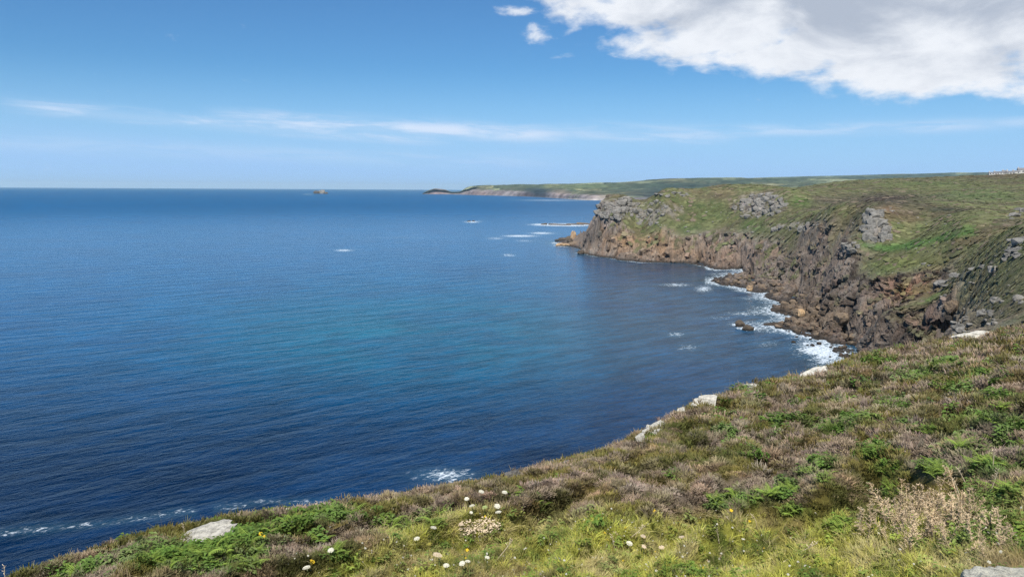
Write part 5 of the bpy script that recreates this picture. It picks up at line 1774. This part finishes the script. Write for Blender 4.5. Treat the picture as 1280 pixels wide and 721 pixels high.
# pale clump of dried sea campion
r_ = random.Random(7)
b = slope_hit(603, 670)
cl = empty('sea_campion', tuple(map(float, b)))
tag(cl, 'wide clump of pale papery dried flowers in the near grass', 'sea campion')
V = []; Fc = []; SV = []; SF = []
for i in range(330):
    a = r_.uniform(0, 6.28); q = math.sqrt(r_.random())
    u, v = 600 + 27 * q * math.cos(a), 664 + 9 * q * math.sin(a) - 2 * math.cos(a)
    g = slope_hit(u, v + 5) - b
    h = r_.uniform(0.09, 0.16); s = r_.uniform(0.009, 0.016)
    x, y, z = g[0], g[1], g[2] + h
    k0 = len(V)
    V.append((x, y, z + s * .3))
    an0 = r_.uniform(0, 6)
    tx, ty = r_.uniform(-.5, .5), r_.uniform(-.9, .2)
    for k in range(6):
        an = an0 + k * 1.047; rr = s * (1 if k % 2 else 0.7)
        px_, py_ = rr * math.cos(an), rr * math.sin(an)
        V.append((x + px_, y + py_, z + px_ * tx + py_ * -ty))
    Fc += [(k0, k0 + 1 + k, k0 + 1 + (k + 1) % 6) for k in range(6)]
    k1 = len(SV)
    SV += [(x - .0015, y, g[2] - .02), (x + .0015, y, g[2] - .02), (x, y, z)]
    SF.append((k1, k1 + 1, k1 + 2))
o = link(bpy.data.objects.new('flowers', tri_mesh('flowers', V, Fc, M_CREAM)), cl)
o['kind'] = 'stuff'
link(bpy.data.objects.new('stems', tri_mesh('stems', SV, SF, M_STRAW)), cl)

# yellow flowers
for i, (u, v, w, lab) in enumerate(((326, 667, 5, 'bright yellow flower beside the pale boulder'), (330, 670, 4, 'lower yellow flower beside the pale boulder'), (606.5, 645, 3, 'yellow flower under the wild carrot group'),
                                    (584, 687, 4, 'yellow flower above the touching pair of umbels'), (818, 638, 4, 'yellow flower at the foot of the heather ridge'),
                                    (914, 637.5, 4, 'yellow flower left of the dark bracken'), (937, 651, 3, 'yellow flower below the dark bracken'), (391, 702, 5, 'orange yellow flower beside the largest umbel'),
                                    (389, 700, 3, 'small yellow bud by the largest umbel'))):
    b = slope_hit(u, v + 12); d = math.hypot(b[0], b[1]); top = P(u, v, d); h = float(top[2] - b[2])
    root = empty('yellow_flower', tuple(map(float, b))); tag(root, lab, 'flower', 'yellow flowers in the near grass')
    ox, oy = float(top[0] - b[0]), float(top[1] - b[1])
    V, Fc = tube([(0, 0, -.03), (ox * .4, oy * .4, h * .6), (ox, oy, h)], .0022, .0015)
    link(bpy.data.objects.new('stem', np_mesh('stem', V, Fc, M_STEM)), root)
    V, Fc = umbel_geo(w / F * d / 2, .006, 16, w / F * d * .16, i)
    f = link(bpy.data.objects.new('flower_head', tri_mesh('flower_head', V, Fc, M_YEL)), root); f.location = (ox, oy, h); f.rotation_euler = (.6, 0, 0)


# dead gorse
def gorse_branch(seed):
    r = random.Random(seed); V = []; Fc = []

    def add(v, f):
        b = len(V); V.extend(v); Fc.extend([tuple(q + b for q in g) for g in f])
    pts = [(0, 0, 0)]
    dx_, dy_ = r.uniform(-.15, .15), r.uniform(-.15, .15)
    for k in range(5):
        x, y, z = pts[-1]; pts.append((x + dx_ * .2 + r.uniform(-.02, .02), y + dy_ * .2 + r.uniform(-.02, .02), z + .2))
    add(*tube(pts, .014, .004, 4))
    for i in range(30):
        q = 0.12 + 0.86 * i / 29; k = min(4, int(q * 5)); g = q * 5 - k
        p0 = [pts[k][j] * (1 - g) + pts[k + 1][j] * g for j in range(3)]
        a = r.uniform(0, 6.28); L = .30 * (1 - q * .75) * r.uniform(.6, 1.1)
        e = (p0[0] + L * math.cos(a), p0[1] + L * math.sin(a), p0[2] + L * r.uniform(.35, .9))
        add(*tube([p0, e], .005, .002, 3))
        for m_ in range(15):
            w = 0.1 + 0.9 * m_ / 14
            c = [p0[j] * (1 - w) + e[j] * w for j in range(3)]
            b2 = r.uniform(0, 6.28); nl = r.uniform(.03, .055); up = r.uniform(-.2, .9)
            tip = (c[0] + nl * math.cos(b2), c[1] + nl * math.sin(b2), c[2] + nl * up)
            pxx, pyy = -math.sin(b2) * .008, math.cos(b2) * .008
            add([(c[0] - pxx, c[1] - pyy, c[2]), (c[0] + pxx, c[1] + pyy, c[2]), tip], [(0, 1, 2, 2)])
    me = bpy.data.meshes.new('branch')
    me.from_pydata(V, [], [tuple(dict.fromkeys(f)) for f in Fc]); me.materials.append(M_DEAD); me.update()
    return me


gb = [gorse_branch(s) for s in (701, 702, 703)]


def gorse(spots, label, seed):
    r = random.Random(seed)
    c = slope_hit(*[float(np.mean([s[k] for s in spots])) for k in (0, 1)])
    root = empty('dead_gorse', tuple(map(float, c))); tag(root, label, 'gorse bush')
    for i, (u, v, hpx) in enumerate(spots):
        p = slope_hit(u, v); d = math.hypot(p[0], p[1]); H = hpx / F * d
        o = bpy.data.objects.new('branch', gb[i % 3])
        o.location = tuple(float(q) for q in (p - c)); o.location.z -= 0.05
        o.rotation_euler = (r.uniform(-.45, .35), r.uniform(-.5, .5), r.uniform(0, 6.28)); s = H * r.uniform(.9, 1.1)
        o.scale = (s * .95, s * .95, s)
        link(o, root)


r_ = random.Random(3)
spots = [(1126, 655, 62), (1165, 648, 62), (1214, 652, 66)] + [(1110 + 120 * r_.random(), 645 + 46 * r_.random(), r_.uniform(32, 52)) for _ in range(62)]
gorse(spots, 'large dead brown gorse bush with spiky twigs at the lower right', 1)
gorse([(1072, 660, 55), (1080, 668, 46), (1092, 662, 40), (1086, 676, 36)], 'thin dead gorse sprig left of the large dead bush', 2)
gorse([(1258, 690, 40), (1268, 680, 46), (1246, 694, 34), (1276, 690, 42), (1240, 700, 30)], 'dead brown twiggy bush above the corner boulder', 3)
gorse([(905, 712, 16), (915, 704, 18), (925, 716, 16), (890, 706, 15), (900, 700, 16)], 'low brown dead sprigs in grass at the bottom centre', 4)

# dry stalks
for (u0, v0, u1, v1, bend, lab) in (
        (1236, 626, 1248, 586, .1, 'pale dry stalk rising highest behind the dead gorse'), (1212, 612, 1197, 585, .05, 'dry stalk leaning left behind the dead gorse'),
        (1204, 632, 1191, 597, .1, 'dry stalk crossing the middle of the dead gorse'), (1241, 590, 1243, 562, 0, 'thin pale stalk in the heather above the dead gorse'),
        (1150, 582, 1162, 566, 0, 'short pale stalk in the heather left above the gorse'), (618, 704, 641, 674, .15, 'curved straw stalk leaning right at the bottom centre'),
        (786, 676, 768, 666, .05, 'straw stalk reaching left from the white umbel'), (787, 674, 806, 657, .05, 'straw stalk reaching right from the white umbel'),
        (770, 690, 764, 668, 0, 'bent straw stalk left of the white umbel'), (232, 676, 229, 655, 0, 'thin dark dead stem standing over the pale boulder'),
        (948, 664, 940, 643, .3, 'curved pink stalk beneath the dark bracken'), (925, 664, 908, 646, .1, 'dry stalk beside the yellow flower by the bracken'),
        (900, 680, 895, 660, .1, 'pale forked stalk in the dry grass'), (6, 724, 5, 706, 0, 'lone stalk at the bottom left corner'),
        (985, 700, 1022, 678, .3, 'long arched dry grass stem left of the gorse'), (400, 642, 396, 627, 0, 'thin plant stem against the sea at the left edge')):
    b = slope_hit(u0, v0); d = math.hypot(b[0], b[1]); top = P(u1, v1, d - 0.05)
    dl = [float(top[k] - b[k]) for k in range(3)]
    L = math.sqrt(sum(q * q for q in dl))
    pts = [(dl[0] * q + bend * L * q * (1 - q), dl[1] * q, dl[2] * (q + bend * q * (1 - q))) for q in (-.08, .2, .4, .6, .8, 1)]
    V, Fc = tube(pts, .0055 * max(1, d / 9), .003 * max(1, d / 9))
    k0 = len(V)
    for i in range(10):     # tatters near the top
        q = .7 + .03 * i; p = [dl[k] * q for k in range(3)]; a = i * 2.4; w = .025
        V += [(p[0], p[1], p[2]), (p[0] + w * math.cos(a), p[1] + w * math.sin(a), p[2] + w), (p[0] + w * math.cos(a + .3), p[1] + w * math.sin(a + .3), p[2] + w * .8), (p[0], p[1], p[2] + .006)]
        Fc.append((k0 + 4 * i, k0 + 4 * i + 1, k0 + 4 * i + 2, k0 + 4 * i + 3))
    o = link(bpy.data.objects.new('dry_stalk', np_mesh('dry_stalk', V, Fc, M_STRAW, False)))
    o.location = tuple(map(float, b)); tag(o, lab, 'dry stalk', 'dry stalks on the near slope')

# small white and yellow flowers too many to count
coll_pts = []; cols = []
for i in range(700):
    u = RNG.uniform(340, 1280); v = RNG.uniform(640, 735)
    if RNG.random() > math.exp(-((u - 700) / 300)**2) * 1.0 + 0.10: continue
    p = slope_hit(u, v); _, V2 = proj(p)
    if V2 < 640: continue
    coll_pts.append(p + [0, 0, RNG.uniform(.04, .10)]); cols.append((0.75, 0.73, 0.62) if RNG.random() < .88 else (0.7, 0.5, 0.04))
V, Fc = umbel_geo(1.0, .3, 7, .55, 3)
k = len(coll_pts)
scatter('small_flowers', 'tiny white flowers dotted through the near grass', [bpy.data.objects.new('daisy', tri_mesh('daisy', V, Fc, M_TUFT))], np.array(coll_pts),
        np.stack([RNG.uniform(.2, .9, k), RNG.uniform(-.4, .4, k), RNG.uniform(0, 6, k)], -1), np.ones((k, 3)) * RNG.uniform(.006, .012, (k, 1)), np.zeros(k, int), np.array(cols))

# labels that came out alike get their order from left to right
by = {}
for o, u in DUP:
    by.setdefault(o['label'], []).append((u, o))
ORD = ['', 'second', 'third', 'fourth', 'fifth', 'sixth', 'seventh', 'eighth', 'ninth', 'tenth', 'eleventh', 'twelfth']
for lab, L in by.items():
    L.sort(key=lambda q: q[0])
    for i, (u, o) in enumerate(L):
        if len(L) > 1:
            o['label'] = ('leftmost ' if i == 0 else 'rightmost ' if i == len(L) - 1 else ORD[min(i, 11)] + ' from left ') + lab

# ------------------------------------------------------------------ haze
M_HAZE, t = new_mat('haze_air')
pvn = t.n('ShaderNodeVolumePrincipled')
pvn.inputs['Color'].default_value = (0.50, 0.78, 1.0, 1)
pvn.inputs['Absorption Color'].default_value = (0.3, 0.3, 0.3, 1)
pvn.inputs['Density'].default_value = 2.3e-5
pvn.inputs['Anisotropy'].default_value = 0.1
o_ = t.n('ShaderNodeOutputMaterial')
t.put(o_.inputs['Volume'], pvn.outputs[0])
hz = link(bpy.data.objects.new('haze', box_me('haze', -52000, 52000, -5000, 52000, -12, 330, M_HAZE)))
tag(hz, 'thin blue summer haze over the sea and land', kind='stuff')
